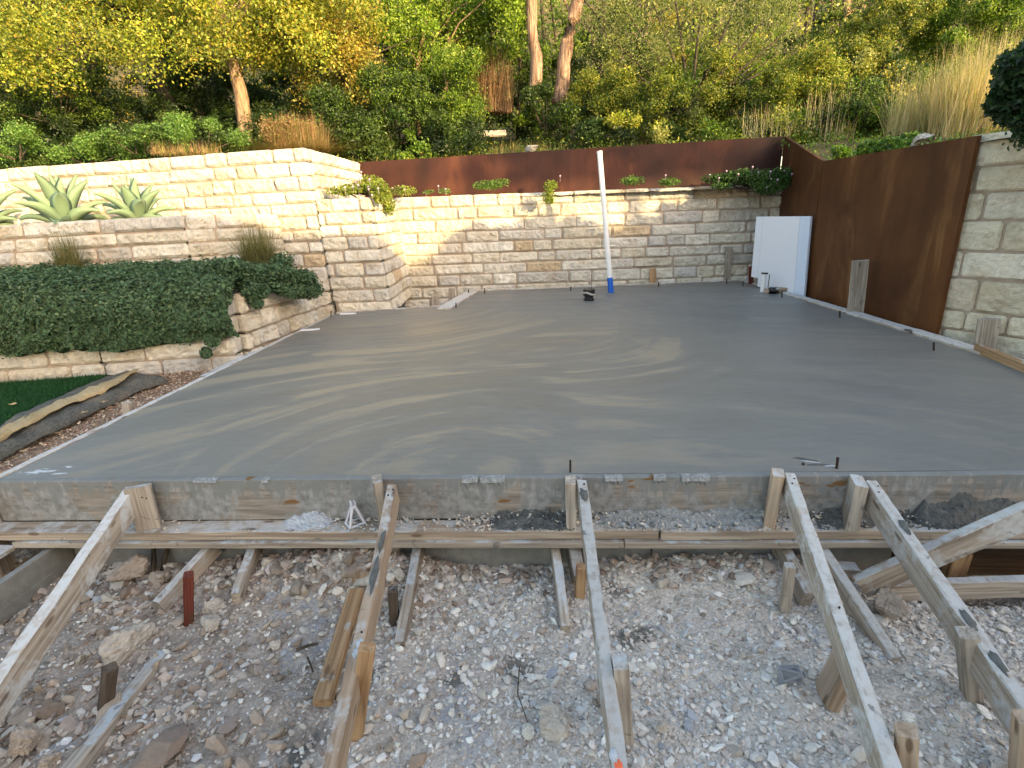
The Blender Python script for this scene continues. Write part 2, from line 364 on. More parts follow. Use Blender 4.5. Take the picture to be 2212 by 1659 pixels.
def hf_verge(x, y):
    return 1.375 + .02 * fbm(x * 2, y * 2, 2) + max(0, y - 6.45) * .245 + max(0, x - 3.6) * .06
sheet('hillside_verge', 3.125, 12, 3.0, 8.07, .12, .12, hf_verge, M['forest_floor'], xf=lambda x, y: max(x, 3.15 + max(0, y - 6.41) * .145))
sheet('planter_soil', -2.40, 3.1, 7.58, 7.98, .08, .08, lambda x, y: 1.22 + .015 * fbm(x * 5, y * 5, 2), M['soil'])
sheet('planter_ledge_soil', -2.40, -1.95, 6.22, 7.6, .08, .08, lambda x, y: 1.18 + .015 * fbm(x * 5, y * 5, 2), M['soil'])
sheet('agave_bed_soil', -9, -3.35, 5.42, 6.12, .1, .1, lambda x, y: .98 + .02 * fbm(x * 4, y * 4, 2), M['soil'])
sheet('shrub_bed_soil', -8, -2.66, 4.48, 5.9, .1, .1, lambda x, y: .34 + .02 * fbm(x * 4, y * 4, 2), M['soil'])
sheet('mulch_bed', -6.4, -2.346, 1.9, 4.75, .04, .04, lambda x, y: -.17 + .014 * fbm(x * 8, y * 8, 3), M['mulch'])

# ---------------------------------------------------------------- stone walls
PAL = [(.64, .60, .51), (.60, .56, .48), (.67, .63, .55), (.58, .53, .43), (.63, .60, .53), (.69, .66, .59), (.56, .53, .48), (.62, .57, .47)]
def stone_seg(acc, a, b, z0, z1, n, batter=.08, lmin=.26, lmax=.62, cell=.021, rough=1.0, xcut=None, pal=PAL, joint=.008, seed=1, ochre=.03, hvar=.1, sa=0.0, sb=0.0, hseed=None, ca=.0, cb=.0):
    """a,b base ends left to right as seen from the front; z0,z1 = (left,right) heights; batter leans the face back going up"""
    rg = random.Random(seed); a = Vector((*a, 0)); b = Vector((*b, 0)); d = b - a; Ln = d.length; d.normalize(); nrm = Vector((d.y, -d.x, 0))
    hg = random.Random(hseed or seed); hs = [1 + hg.uniform(-hvar, hvar) for _ in range(n)]; tot = sum(hs); cum = [0]
    for h in hs: cum.append(cum[-1] + h / tot)
    V, F, C, MI = acc
    for k in range(n):
        f0, f1 = cum[k], cum[k + 1]; s = -rg.uniform(0, lmax * .6)
        while s < Ln:
            e = s + rg.choice([rg.uniform(lmin, lmax), rg.uniform(lmin, lmax), rg.uniform(lmin * .7, lmin * 1.1)])
            s0 = max(s, 0); e0 = min(e, Ln)
            if Ln - e0 < lmin * .5: e0 = Ln; e = Ln + .01
            if e0 - s0 > .05 and not (xcut and xcut(s0, e0, (f0 + f1) / 2)):
                cxl = xcut.trim(s0, e0, (f0 + f1) / 2) if hasattr(xcut, 'trim') else (s0, e0)
                A, B = cxl; A += joint; B -= joint
                col = Vector(rg.choice(pal)); col = col * rg.uniform(.86, 1.08)
                if rg.random() < ochre: col = Vector((.56, .45, .31))
                if rg.random() < .06: col = Vector((.52, .50, .47))
                za0 = z0[0] + (z1[0] - z0[0]) * f0; za1 = z0[0] + (z1[0] - z0[0]) * f1
                zb0 = z0[1] + (z1[1] - z0[1]) * f0; zb1 = z0[1] + (z1[1] - z0[1]) * f1
                nu = max(3, int((B - A) / cell)); nv = max(3, int((za1 - za0) / cell)); base = len(V)
                bulge = rg.uniform(.010, .020) * rough; sd = rg.uniform(0, 99); tilt = rg.uniform(-.010, .010); tilt2 = rg.uniform(-.007, .007)
                wob = [rg.uniform(-.006, .006) for _ in range(4)]
                for jv in range(-1, nv + 2):
                    v_ = min(max(jv, 0), nv) / nv; edge_v = jv < 0 or jv > nv
                    for iu in range(-1, nu + 2):
                        u_ = min(max(iu, 0), nu) / nu; edge = edge_v or iu < 0 or iu > nu
                        sp = A + (B - A) * u_ + (wob[0] if u_ < .5 else wob[1]) * (1 - 2 * min(u_, 1 - u_)); t_ = sp / Ln
                        zl = za0 + (zb0 - za0) * t_; zh = za1 + (zb1 - za1) * t_
                        jz = joint * .8; z = zl + jz + (zh - zl - 2 * jz) * v_ + (wob[2] if v_ < .5 else wob[3]) * .8
                        cu = min(u_, 1 - u_) * (B - A); cv = min(v_, 1 - v_) * (zh - zl)
                        r0 = .011
                        fall = min(1, cu / r0) * min(1, cv / r0); fall = fall ** .5
                        nn = mn.noise(Vector((sp * 6 + sd, z * 9, sd))) * .016 + mn.noise(Vector((sp * 19 + sd, z * 26 + sp * 12, sd))) * .013 + abs(mn.noise(Vector((sp * 11 - sd, z * 17 + sp * 9, 3)))) * .022 + mn.noise(Vector((sp * 40 + sd, z * 50, sd))) * .006
                        off = -.004 + fall * (bulge + nn * rough + tilt * (u_ - .5) * 2 + tilt2 * (v_ - .5) * 2)
                        # clip corners
                        cc = (max(0, .02 - cu) + max(0, .016 - cv) - .02)
                        if cc > 0:
                            sp += (cc if u_ < .5 else -cc) * .6; z += (cc if v_ < .5 else -cc) * .6
                        fr_ = f0 + (f1 - f0) * v_; lean = batter * fr_; sp += (sa * (1 - t_) + sb * t_) * fr_
                        if edge: off = -.12
                        p = a + d * sp + nrm * (off - lean); V.append((p.x, p.y, z)); C.append(tuple(col))
                w = nu + 3
                for jv in range(nv + 2):
                    for iu in range(nu + 2):
                        i = base + jv * w + iu; F.append((i, i + 1, i + 1 + w, i + w)); MI.append(0)
            s = e
    # mortar sheet just behind the faces
    base = len(V)
    N = 2
    if xcut is None or not getattr(xcut, 'nomortar', False):
        for (fr, l) in ((0, 0), (1, batter)):
            for t_ in (0, 1):
                p = a + d * (Ln * t_ + (.03 if t_ == 0 else -.03) + ((sb if t_ else sa) if fr else 0)) + nrm * (-.012 - l); V.append((p.x, p.y, (z0[t_] if fr == 0 else z1[t_] - .008))); C.append((.4, .3, .2))
        F.append((base, base + 1, base + 3, base + 2)); MI.append(1)
        # top cap going back
        bs = len(V)
        for t_ in (0, 1):
            for dep in (.02, .30):
                p = a + d * (Ln * t_ + ((-.16 + min(sb, 0)) if t_ else (.16 + max(sa, 0)))) + nrm * (-dep - batter); V.append((p.x, p.y, z1[t_] - .012)); C.append((.4, .3, .2))
        F.append((bs, bs + 2, bs + 3, bs + 1)); MI.append(1)
        bs = len(V)
        for t_ in (0, 1):
            for zz in (z0[t_], z1[t_] - .012):
                p = a + d * (Ln * t_ + ((-.16 + min(sb, 0)) if t_ else (.16 + max(sa, 0)))) + nrm * (-.30 - batter); V.append((p.x, p.y, zz)); C.append((.4, .3, .2))
        F.append((bs, bs + 2, bs + 3, bs + 1)); MI.append(1)
def wall_obj(name, segs, label, cat='stone wall'):
    acc = ([], [], [], [])
    for s in segs: stone_seg(acc, **s)
    me = mesh_np(name, acc[0], acc[1], acc[2], smooth=False, matidx=acc[3])
    o = link(name, me, [M['stone'], M['mortar']]); return tag(o, label, cat)

# upper retaining wall with its return and the lower stepped-forward corner
wall_obj('retaining_wall', [
    dict(a=(-8.6, 6.26), b=(-2.36, 5.99), z0=(-.05, -.05), z1=(1.64, 1.765), n=13, batter=.15, seed=3, ochre=.04, sb=-.14),
    dict(a=(-2.36, 5.99), b=(-1.69, 6.03), z0=(-.05, -.05), z1=(1.225, 1.235), n=9, batter=.13, seed=5, hseed=5, ochre=.02, sa=-.10, sb=-.15),
    dict(a=(-2.455, 6.22), b=(-2.475, 8.02), z0=(1.22, 1.22), z1=(1.765, 1.77), n=4, batter=.05, seed=8, sa=.04),
    dict(a=(-1.705, 6.14), b=(-1.78, 7.60), z0=(-.05, -.05), z1=(1.235, 1.25), n=9, hseed=5, batter=.14, seed=6, ochre=.05, sa=.12),
], 'tall sunlit rough limestone block wall at the left with a stepped corner', 'stone wall')
wall_obj('retaining_wall', [
    dict(a=(-1.92, 7.40), b=(3.34, 7.76), z0=(-.25, -.25), z1=(1.265, 1.275), n=10, batter=.10, seed=12, lmin=.32, lmax=.74, ochre=.012),
], 'long rough limestone block wall behind the slab, half sun half shade', 'stone wall')
wall_obj('planter_wall', [
    dict(a=(-8.4, 4.85), b=(-3.42, 5.18), z0=(.25, .30), z1=(.99, 1.10), n=6, batter=.08, seed=21, lmin=.34, lmax=.85),
    dict(a=(-3.42, 5.18), b=(-2.98, 5.50), z0=(.30, .31), z1=(1.10, 1.10), n=6, batter=.08, seed=22, hseed=21),
    dict(a=(-2.98, 5.50), b=(-2.80, 6.04), z0=(.31, .32), z1=(1.10, 1.08), n=6, batter=.08, seed=23, hseed=21),
], 'shaded limestone block planter wall below the agaves', 'stone wall')
wall_obj('planter_wall', [
    dict(a=(-6.8, 3.52), b=(-3.6, 4.06), z0=(-.20, -.20), z1=(.30, .38), n=4, batter=.02, seed=31, hseed=31, lmin=.4, lmax=.85, cell=.02),
    dict(a=(-3.6, 4.06), b=(-2.52, 4.20), z0=(-.20, -.20), z1=(.38, .44), n=4, batter=.02, seed=35, hseed=31, lmin=.4, lmax=.85, cell=.02),
    dict(a=(-2.50, 4.33), b=(-2.38, 5.99), z0=(-.20, -.20), z1=(.44, .40), n=4, batter=.02, seed=33, hseed=31, lmin=.22, lmax=.42, cell=.02, rough=1.3, ochre=0),
], 'low limestone block wall half covered by the dark green creeper', 'stone wall')
PALR = [(.66, .60, .46), (.70, .64, .50), (.62, .56, .43), (.68, .63, .52)]
wall_obj('stone_pier', [
    dict(a=(3.125, 4.36), b=(4.3, 2.6), z0=(-.3, -.3), z1=(1.43, 1.45), n=9, batter=.0, seed=41, lmin=.18, lmax=.46, pal=PALR, hvar=.35, cell=.015, rough=.6, joint=.009, ochre=.0),
], 'shaded limestone wall end at the right, beside the rusty steel panel', 'stone wall')

# ---------------------------------------------------------------- rusty steel panels
def slab_box(name, pts_bot, pts_top, th, mat, label=None, cat=None, parent=None):
    """upright sheet through bottom polyline / top polyline, thickness th to the back"""
    bm = bmesh.new(); fr = []; bk = []
    n = len(pts_bot)
    for i in range(n):
        a = Vector(pts_bot[max(i - 1, 0)]); b = Vector(pts_bot[min(i + 1, n - 1)]); d = (b - a); d.z = 0; d.normalize(); nr = Vector((d.y, -d.x, 0))
        fr.append((bm.verts.new(pts_bot[i]), bm.verts.new(pts_top[i])))
        bk.append((bm.verts.new(Vector(pts_bot[i]) - nr * th), bm.verts.new(Vector(pts_top[i]) - nr * th)))
    for i in range(n - 1):
        bm.faces.new((fr[i][0], fr[i + 1][0], fr[i + 1][1], fr[i][1])); bm.faces.new((bk[i][1], bk[i + 1][1], bk[i + 1][0], bk[i][0]))
        bm.faces.new((fr[i][1], fr[i + 1][1], bk[i + 1][1], bk[i][1])); bm.faces.new((fr[i][0], bk[i][0], bk[i + 1][0], fr[i + 1][0]))
    for i in (0, n - 1): bm.faces.new((fr[i][0], fr[i][1], bk[i][1], bk[i][0]))
    bmesh.ops.recalc_face_normals(bm, faces=bm.faces)
    o = link(name, bm_mesh(name, bm), mat, parent); return tag(o, label, cat)
slab_box('steel_panel', [(-2.52, 8.0, 1.0), (3.33, 8.02, 1.0)], [(-2.52, 8.0, 1.765), (3.33, 8.02, 1.875)], .03, M['corten'],
         'long low rust-brown steel panel dappled with sun above the back wall', 'steel panel')
pa = Yp(1690, 295, 7.97); pb = Xp(1780, 348, 3.115); pc = Xp(2100, 295, 3.115)
slab_box('steel_panel', [(pa.x + .03, 7.97, -.3), (3.115, pb.y + .02, -.3)], [(pa.x + .03, 7.97, pa.z), (3.115, pb.y + .02, pb.z)], .03, M['corten_side'],
         'rust-brown steel panel with a sloping top edge in the back right corner', 'steel panel')
slab_box('steel_panel', [(3.113, pb.y, -.3), (3.113, 4.27, -.3)], [(3.113, pb.y, pb.z), (3.113, 4.27, pc.z)], .03, M['corten_side'],
         'tall streaked rust-brown steel panel beside the stone wall end at the right', 'steel panel')

# ---------------------------------------------------------------- unseen house behind the camera, its roofline shaped to cast the yard's shadow edge
def house():
    root = empty('house', (9, -8, -.5), 'unseen pale rendered house behind the yard, roofline shaped for its shade', 'house')
    prof = [(1.0, 4.79), (10.95, 4.79), (11.55, 5.20), (13.75, 5.25), (15.0, 5.50), (16.2, 6.40), (27, 6.40)]  # stepped heights worked back from the shadow edges on the walls
    bm = bmesh.new(); lo = []; hi = []; lo2 = []; hi2 = []
    for x, z in prof:
        lo.append(bm.verts.new((x - 9, 2.72, 0))); hi.append(bm.verts.new((x - 9, 2.72, z + .5 - .46)))
        lo2.append(bm.verts.new((x - 9, 2.42, 0))); hi2.append(bm.verts.new((x - 9, 2.42, z + .5 - .46)))
    for i in range(len(prof) - 1):
        bm.faces.new((lo[i], lo[i + 1], hi[i + 1], hi[i])); bm.faces.new((lo2[i + 1], lo2[i], hi2[i], hi2[i + 1])); bm.faces.new((hi[i], hi[i + 1], hi2[i + 1], hi2[i]))
    bm.faces.new((lo[0], hi[0], hi2[0], lo2[0])); bm.faces.new((lo[-1], lo2[-1], hi2[-1], hi[-1]))
    link('wall', bm_mesh('house_wall', bm), m_simple_noise('render_wall', (.42, .38, .31), (.50, .46, .39), 6), root)
    bm = bmesh.new(); A = []
    for x, z in prof:
        A.append([bm.verts.new((x - 9, y, z + .5 + dz)) for y, dz in ((2.72, -.45), (3.0, -.45), (3.0, 0), (2.72, 0))])  # thin raised edge added to throw the stepped shadow line
    for P, Q in zip(A, A[1:]):
        for j in range(4): bm.faces.new((P[j], Q[j], Q[(j + 1) % 4], P[(j + 1) % 4]))
    bm.faces.new(A[0][::-1]); bm.faces.new(A[-1])
    link('shade_parapet', bm_mesh('house_shade_parapet', bm), m_simple_noise('roof_metal', (.15, .14, .13), (.2, .19, .18), 3), root)
    bm = bmesh.new(); bm_box(bm, 1.0 - 9, 27 - 9, -6, 2.40, 4.92, 5.02)
    link('roof', bm_mesh('house_roof', bm), m_simple_noise('roof_skin', (.3, .29, .28), (.36, .35, .33), 3), root)
house()
# ---------------------------------------------------------------- slab
SL = [(-2.302, 1.932), (2.985, 1.932), (2.925, 3.2), (2.86, 5.6), (2.82, 7.66), (-.95, 7.335), (-1.03, 6.16), (-2.285, 5.83)]
def slab():
    bm = bmesh.new()
    top = [bm.verts.new((x, y, 0)) for x, y in SL]; bot = [bm.verts.new((x, y, -.19)) for x, y in SL]
    f = bm.faces.new(top); bm.faces.new(bot[::-1])
    for i in range(len(SL)): j = (i + 1) % len(SL); bm.faces.new((top[i], bot[i], bot[j], top[j]))
    bmesh.ops.recalc_face_normals(bm, faces=bm.faces)
    o = link('concrete_slab', bm_mesh('concrete_slab', bm), M['slab'])
    tag(o, 'freshly poured wet grey concrete slab with trowel swirls', 'concrete slab')
slab()

# ---------------------------------------------------------------- boards
def board(name, P0, P1, w, h, mat, label=None, cat=None, side=None, drop=True, parent=None, group=None, jag=0.0, seed=0, bev=.003, warp=.002):
    """timber from P0 to P1 (centreline of its top face when drop), w across, h down; local X runs along the grain"""
    P0 = Vector(P0); P1 = Vector(P1); a = (P1 - P0); Ln = a.length; a.normalize()
    s = Vector(side) if side is not None else (Vector((0, 0, 1)).cross(a) if abs(a.z) < .9 else Vector((1, 0, 0)))
    s = (s - a * s.dot(a)).normalized(); u = a.cross(s)
    if u.z < 0 and side is None: u = -u; s = -s
    rg = random.Random(seed or int(abs(P0.x * 997 + P0.y * 331 + P1.x * 77) * 10) + 5)
    n = max(2, int(Ln / .07)); bm = bmesh.new(); rings = []
    z1, z0 = (0, -h) if drop else (h / 2, -h / 2)
    b = min(bev, w * .2, h * .2); ph = rg.uniform(0, 50)
    for i in range(n + 1):
        x = Ln * i / n
        if i == 0: x += 0
        wy = warp * 3 * mn.noise(Vector((x * 1.5, ph, 0))); wz = warp * 3 * mn.noise(Vector((x * 1.5, ph, 9)))
        if mat in ('x',): wy = wz = 0
        prof = [(-w / 2 + b, z1), (w / 2 - b, z1), (w / 2, z1 - b), (w / 2, z0 + b), (w / 2 - b, z0), (-w / 2 + b, z0), (-w / 2, z0 + b), (-w / 2, z1 - b)]
        ring = []
        for k, (y, z) in enumerate(prof):
            j = warp * .8; xx = x
            if jag and i == 0: xx += rg.uniform(0, jag)
            if jag and i == n: xx -= rg.uniform(0, jag)
            ring.append(bm.verts.new((xx, y + wy + rg.uniform(-j, j), z + wz + rg.uniform(-j, j))))
        rings.append(ring)
    for A, B in zip(rings, rings[1:]):
        for k in range(8): bm.faces.new((A[k], B[k], B[(k + 1) % 8], A[(k + 1) % 8]))
    bm.faces.new(rings[0]); bm.faces.new(rings[-1][::-1]); bmesh.ops.recalc_face_normals(bm, faces=bm.faces)
    o = link(name, bm_mesh(name, bm), M[mat] if isinstance(mat, str) else mat, parent)
    m = Matrix(((a.x, s.x, u.x, P0.x), (a.y, s.y, u.y, P0.y), (a.z, s.z, u.z, P0.z), (0, 0, 0, 1)))
    if a.cross(s).dot(u) < 0:
        for v in o.data.vertices: v.co.y *= -1
        m = Matrix(((a.x, -s.x, u.x, P0.x), (a.y, -s.y, u.y, P0.y), (a.z, -s.z, u.z, P0.z), (0, 0, 0, 1)))
        o.data.flip_normals() if hasattr(o.data, 'flip_normals') else None
    o.matrix_world = m
    return tag(o, label, cat, group)
G_FORM = 'boards of the slab formwork'
def xbox(name, x0, x1, y0, y1, z0, z1, mat, label, cat='form board', sub=.06, seed=1, amp=.002, group=G_FORM):
    """board along X, Y or Z as a slightly uneven box (world aligned)"""
    bm = bmesh.new(); bm_box(bm, x0, x1, y0, y1, z0, z1, .0025)
    L_ = max(x1 - x0, y1 - y0); ax = 0 if (x1 - x0) >= (y1 - y0) else 1
    n = int(L_ / sub)
    for i in range(1, n):
        co = [x0, y0, z0]; co[ax] += (x1 - x0 if ax == 0 else y1 - y0) * i / n; no = [0, 0, 0]; no[ax] = 1
        bmesh.ops.bisect_plane(bm, geom=bm.verts[:] + bm.edges[:] + bm.faces[:], plane_co=co, plane_no=no)
    for v in bm.verts:
        q = v.co * 2.2; v.co.z += amp * 2 * mn.noise(q + Vector((seed, 0, 0))); v.co.y += (amp if ax == 0 else 0) * mn.noise(q + Vector((0, seed, 5))); v.co.x += (amp if ax == 1 else 0) * mn.noise(q + Vector((0, seed, 5)))
    o = link(name, bm_mesh(name, bm), M[mat] if isinstance(mat, str) else mat)
    return tag(o, label, cat, group)
def m_long(name, col0, col1, splash, ax=0, sc_=(.50, .53, .55)):
    m = m_wood(name, col0, col1, splash, sc_)
    if ax:
        for nd in m.node_tree.nodes:
            if nd.type == 'MAPPING': s = list(nd.inputs['Scale'].default_value); s[0], s[1] = s[1], s[0]; nd.inputs['Scale'].default_value = s
    return m
M['wood_y'] = m_long('weathered_board_deep', (.46, .41, .34), (.26, .21, .17), .6, 1)
M['wood_y_white'] = m_long('cement_white_board', (.46, .42, .36), (.30, .26, .21), .85, 1, (.58, .60, .62))
M['wood_x_white'] = m_long('ledge_board', (.46, .39, .31), (.27, .21, .16), .5, 0, (.50, .50, .49))

# front form, in two lengths
xbox('form_board', -2.46, .118, 1.893, 1.927, -.182, .004, 'formface', 'left half of the upright front form board, smeared with grey cement', seed=3)
xbox('form_board', .122, 3.05, 1.893, 1.927, -.182, .002, 'formface', 'right half of the upright front form board, showing brown wood patches', seed=4)
xbox('ledge_board', -2.40, .445, 1.806, 1.892, -.222, -.184, 'wood_x_white', 'left flat board lying along the foot of the front form', seed=5)
xbox('ledge_board', .452, 3.05, 1.800, 1.892, -.220, -.182, 'wood_x_white', 'right flat board lying along the foot of the front form, its end warped up', seed=6)
xbox('batten', -2.19, .31, 1.790, 1.885, -.250, -.2235, 'wood_grey', 'left thin tan batten below the ledge boards', seed=7)
xbox('batten', .313, 3.05, 1.786, 1.885, -.250, -.2225, 'wood_grey', 'right thin tan batten below the ledge boards', seed=8)
xbox('shuttering', -2.06, .44, 1.900, 1.935, -.50, -.252, 'panel_grey', 'left low grey form panel under the ledge', 'shuttering', seed=9)
xbox('shuttering', .446, 1.40, 1.902, 1.937, -.50, -.252, 'panel_grey', 'right low grey form panel under the ledge', 'shuttering', seed=10)
xbox('shuttering', 1.30, 3.4, 2.22, 2.25, -.70, -.252, 'wood_dark', 'dark form panel deep in the hollow at the right', 'shuttering', seed=11)
xbox('shuttering', -2.075, -2.045, .9, 1.895, -.355, -.262, 'panel_grey', 'upper plank of the grey form side at the left edge', 'shuttering', seed=12)
xbox('shuttering', -2.075, -2.044, .9, 1.893, -.56, -.358, 'panel_grey', 'lower plank of the grey form side at the left edge', 'shuttering', seed=13)
xbox('cap_board', -2.40, -2.185, 1.55, 1.800, -.256, -.236, 'wood_y_white', 'short pale board capping the left form corner', seed=14)

# side and back forms
def yboard(name, pts, w, z, th, mat, label, seed=1):
    return board(name, (pts[0][0], pts[0][1], z), (pts[1][0], pts[1][1], z), w, th, mat, label, 'form board', seed=seed, group=G_FORM)
yboard('form_board', [(-2.326, 1.93), (-2.314, 3.10)], .036, .006, .18, 'wood_white', 'near pale board of the left form edge')
yboard('form_board', [(-2.316, 3.105), (-2.305, 4.75)], .036, .004, .18, 'wood_white', 'middle pale board of the left form edge, beside the mulch')
yboard('form_board', [(-2.305, 4.755), (-2.302, 5.82)], .034, .003, .16, 'wood_white', 'far pale board of the left form edge, against the low wall')
yboard('form_board', [(-2.372, 1.72), (-2.362, 2.75)], .040, -.03, .16, 'wood_grey', 'outer board doubling the near left form edge')
yboard('form_board', [(-2.362, 3.45), (-2.348, 4.15)], .046, -.004, .12, 'wood_grey', 'outer board doubling the left form edge by the wall corner')
board('form_board', (2.985 + .075, 1.92, .012), (2.93 + .07, 3.75, .012), .125, .038, 'wood_white', 'near white-smeared board along the right form edge', 'form board', group=G_FORM)
board('form_board', (2.932 + .066, 3.755, .010), (2.885 + .06, 5.55, .010), .115, .038, 'wood_white', 'middle white-smeared board along the right form edge', 'form board', group=G_FORM)
board('form_board', (2.885 + .058, 5.555, .008), (2.82 + .055, 7.72, .008), .10, .038, 'wood_white', 'far white-smeared board along the right form edge by the foam board', 'form board', group=G_FORM)
board('form_board', (-.97, 7.36, .012), (2.84, 7.69, .012), .035, .10, 'wood_white', 'pale board along the back form edge', 'form board', group=G_FORM)
board('form_board', (-2.285, 5.855, .012), (-1.35, 6.10, .012), .03, .10, 'wood_white', 'pale board along the back left form edge', 'form board', group=G_FORM)
board('form_board', (-1.34, 6.105, .008), (-1.04, 6.19, .008), .03, .10, 'wood_grey', 'short form board beside the recess in front of the back wall', 'form board', group=G_FORM)
a_ = Zp(957, 666, .02); b_ = Zp(1019, 629, .02)
board('plank', a_, b_, .16, .03, 'wood_white', 'flat cement-coated plank lying at the back left corner of the slab', 'plank')

# ---------------------------------------------------------------- stakes and struts
G_ST = 'wooden stakes holding the forms'; G_SR = 'slanting struts bracing the front form'
def stake(top, base, w, d, mat, label, yaw=0, lean=(0, 0), group=G_ST, **k):
    return board('stake', top, base, w, d, mat, label, 'stake', side=(math.cos(yaw), math.sin(yaw), 0), drop=False, group=group, bev=.004, jag=k.get('jag', .004))
def nails(o, spots):
    """small nail heads: (along, across, height) in the board's own frame, proud of its face"""
    for (x, y, z, ax) in spots:
        bm = bmesh.new(); r = .0032
        d = {'y': Vector((0, 1, 0)), '-y': Vector((0, -1, 0)), 'z': Vector((0, 0, 1))}[ax]
        bm_tube(bm, [Vector((x, y, z)) - d * .006, Vector((x, y, z)) + d * .003], [r, r], 6)
        link('nail', bm_mesh('nail', bm), M['rebar'], o)
# against the front form, left to right
stake((-2.325, 1.845, -.01), (-2.325, 1.845, -.40), .036, .085, 'wood_grey', 'front form stake cut by the left edge of the photo', yaw=.15)
SX = lambda px: Yp(px, 1030, 1.845).x
s1 = stake((SX(294), 1.838, .010), (SX(296), 1.838, -.185), .088, .034, 'wood_grey', 'wide tan stake at the top of the leftmost strut', yaw=.35)
nails(s1, [(.045, .012, .0165, 'z'), (.052, .026, .0165, 'z')])
stake((SX(813), 1.850, .030), (SX(816), 1.850, -.190), .036, .072, 'wood_grey', 'grey stake beside the brown grained strut, left of the middle', yaw=.35)
stake((SX(1233), 1.848, .018), (SX(1234), 1.848, -.190), .040, .074, 'wood_grey', 'upright stake at the joint of the front form boards, before the middle strut', yaw=-.03)
stake((SX(1681), 1.850, .042), (SX(1674), 1.850, -.190), .040, .080, 'wood_tan', 'orange-brown stake beside the second strut from the right', yaw=-.35)
s5 = stake((SX(1853), 1.838, .012), (SX(1850), 1.838, -.182), .044, .095, 'wood_grey', 'thick grey stake at the top of the rightmost strut', yaw=-.28)

def strut(px0, y0, px1, z1, mat, label, w=.036, h=.086, top_z=None, seed=0, ext=0, **k):
    P0 = Yp(px0[0], px0[1], y0); P1 = Zp(px1[0], px1[1], z1)
    P1 = P1 + (P1 - P0).normalized() * ext
    return board('strut', P0, P1, w, h, mat, label, 'strut', seed=seed, group=G_SR, bev=.003, warp=.003, **k)
strut((276, 1056), 1.835, (0, 1456), -.24, 'wood_white', 'pale strut at the far left leaning from the front form', ext=.25, w=.040, h=.095)
S2 = strut((847, 1046), 1.82, (715, 1659), -.22, 'wood_tan', 'brown strut with bold grain, left of the middle', ext=.12)
S3 = strut((1257, 1036), 1.83, (1333, 1659), -.24, 'wood_white', 'white-smeared middle strut with an orange paint mark', ext=.12, h=.075)
S4 = strut((1707, 1022), 1.835, (1932, 1659), -.24, 'wood_white', 'white-smeared second strut from the right with a broken block nailed to it', ext=.12)
S5 = strut((1884, 1038), 1.835, (2212, 1513), -.22, 'wood_white', 'thick notched strut at the far right', ext=.3, w=.040, h=.095)
nails(S4, [(1.00, -.018, -.045, '-y')])

def patch(name, P, a, b, n, mat, label, cat, seed=1, th=.004, group=None, parent=None):
    """thin blob of smeared material: centre P, half axes a,b, outline uneven"""
    rg = random.Random(seed); P = Vector(P); a = Vector(a); b = Vector(b); u = a.cross(b).normalized(); u = u if u.z > 0 else -u
    bm = bmesh.new(); N = 14; ring = []; rin = []
    for i in range(N):
        q = 2 * math.pi * i / N; r = 1 + rg.uniform(-.28, .22)
        ring.append(bm.verts.new(P + (a * math.cos(q) + b * math.sin(q)) * r)); rin.append(bm.verts.new(P + (a * math.cos(q) + b * math.sin(q)) * r * .75 + u * th))
    c = bm.verts.new(P + u * th)
    for i in range(N):
        j = (i + 1) % N; bm.faces.new((ring[i], ring[j], rin[j], rin[i])); bm.faces.new((rin[i], rin[j], c))
    bmesh.ops.recalc_face_normals(bm, faces=bm.faces)
    if not bm.faces: return
    me = bm_mesh(name, bm, True); o = link(name, me, M[mat] if isinstance(mat, str) else mat)
    tag(o, label, cat, group)
    if parent:
        o.parent = parent; o.matrix_parent_inverse = parent.matrix_world.inverted()
        for k in ('category', 'group'):
            if k in o: del o[k]
    return o
M['cement_dark'] = m_simple_noise('wet_cement', (.085, .09, .085), (.16, .165, .16), 40, rough=.6)
M['cement_pale'] = m_simple_noise('pale_cement', (.42, .46, .50), (.55, .58, .62), 30, rough=.8)
def on(o, t, side=0.0, lift=.001):
    m = o.matrix_world; L_ = max(v.co.x for v in o.data.vertices); return m @ Vector((L_ * t, side, lift))
ax2 = (S2.matrix_world.col[0].to_3d(), S2.matrix_world.col[1].to_3d())
for t_, ln, wd, sd, mt in ((.265, .050, .009, .007, 'cement_dark'), (.385, .070, .012, .005, 'cement_dark'), (.605, .017, .012, .006, 'cement_pale'), (.630, .014, .011, .002, 'cement_pale')):
    patch('cement_patch', on(S2, t_, sd), ax2[0] * ln, ax2[1] * wd, 1, mt, 'dried cement patch', None, seed=int(t_ * 1000), parent=S2)
ax3 = (S3.matrix_world.col[0].to_3d(), S3.matrix_world.col[1].to_3d())
patch('cement_patch', on(S3, .075, 0), ax3[0] * .032, ax3[1] * .014, 1, 'cement_dark', 'dark cement lump', None, seed=5, parent=S3, th=.007)
patch('paint_mark', on(S3, .895, .004), ax3[0] * .028, ax3[1] * .013, 1, 'orange', 'fluorescent orange paint mark', None, seed=6, parent=S3)
patch('cement_patch', on(S3, .865, -.004), ax3[0] * .018, ax3[1] * .012, 1, 'cement_pale', 'pale cement lump', None, seed=8, parent=S3, th=.006)
ax4 = (S5.matrix_world.col[0].to_3d(), S5.matrix_world.col[1].to_3d())
for t_ in (.20, .52, .63): patch('cement_patch', on(S5, t_, .0), ax4[0] * .035, ax4[1] * .013, 1, 'cement_dark', 'dark cement lump', None, seed=int(t_ * 99), parent=S5, th=.005)

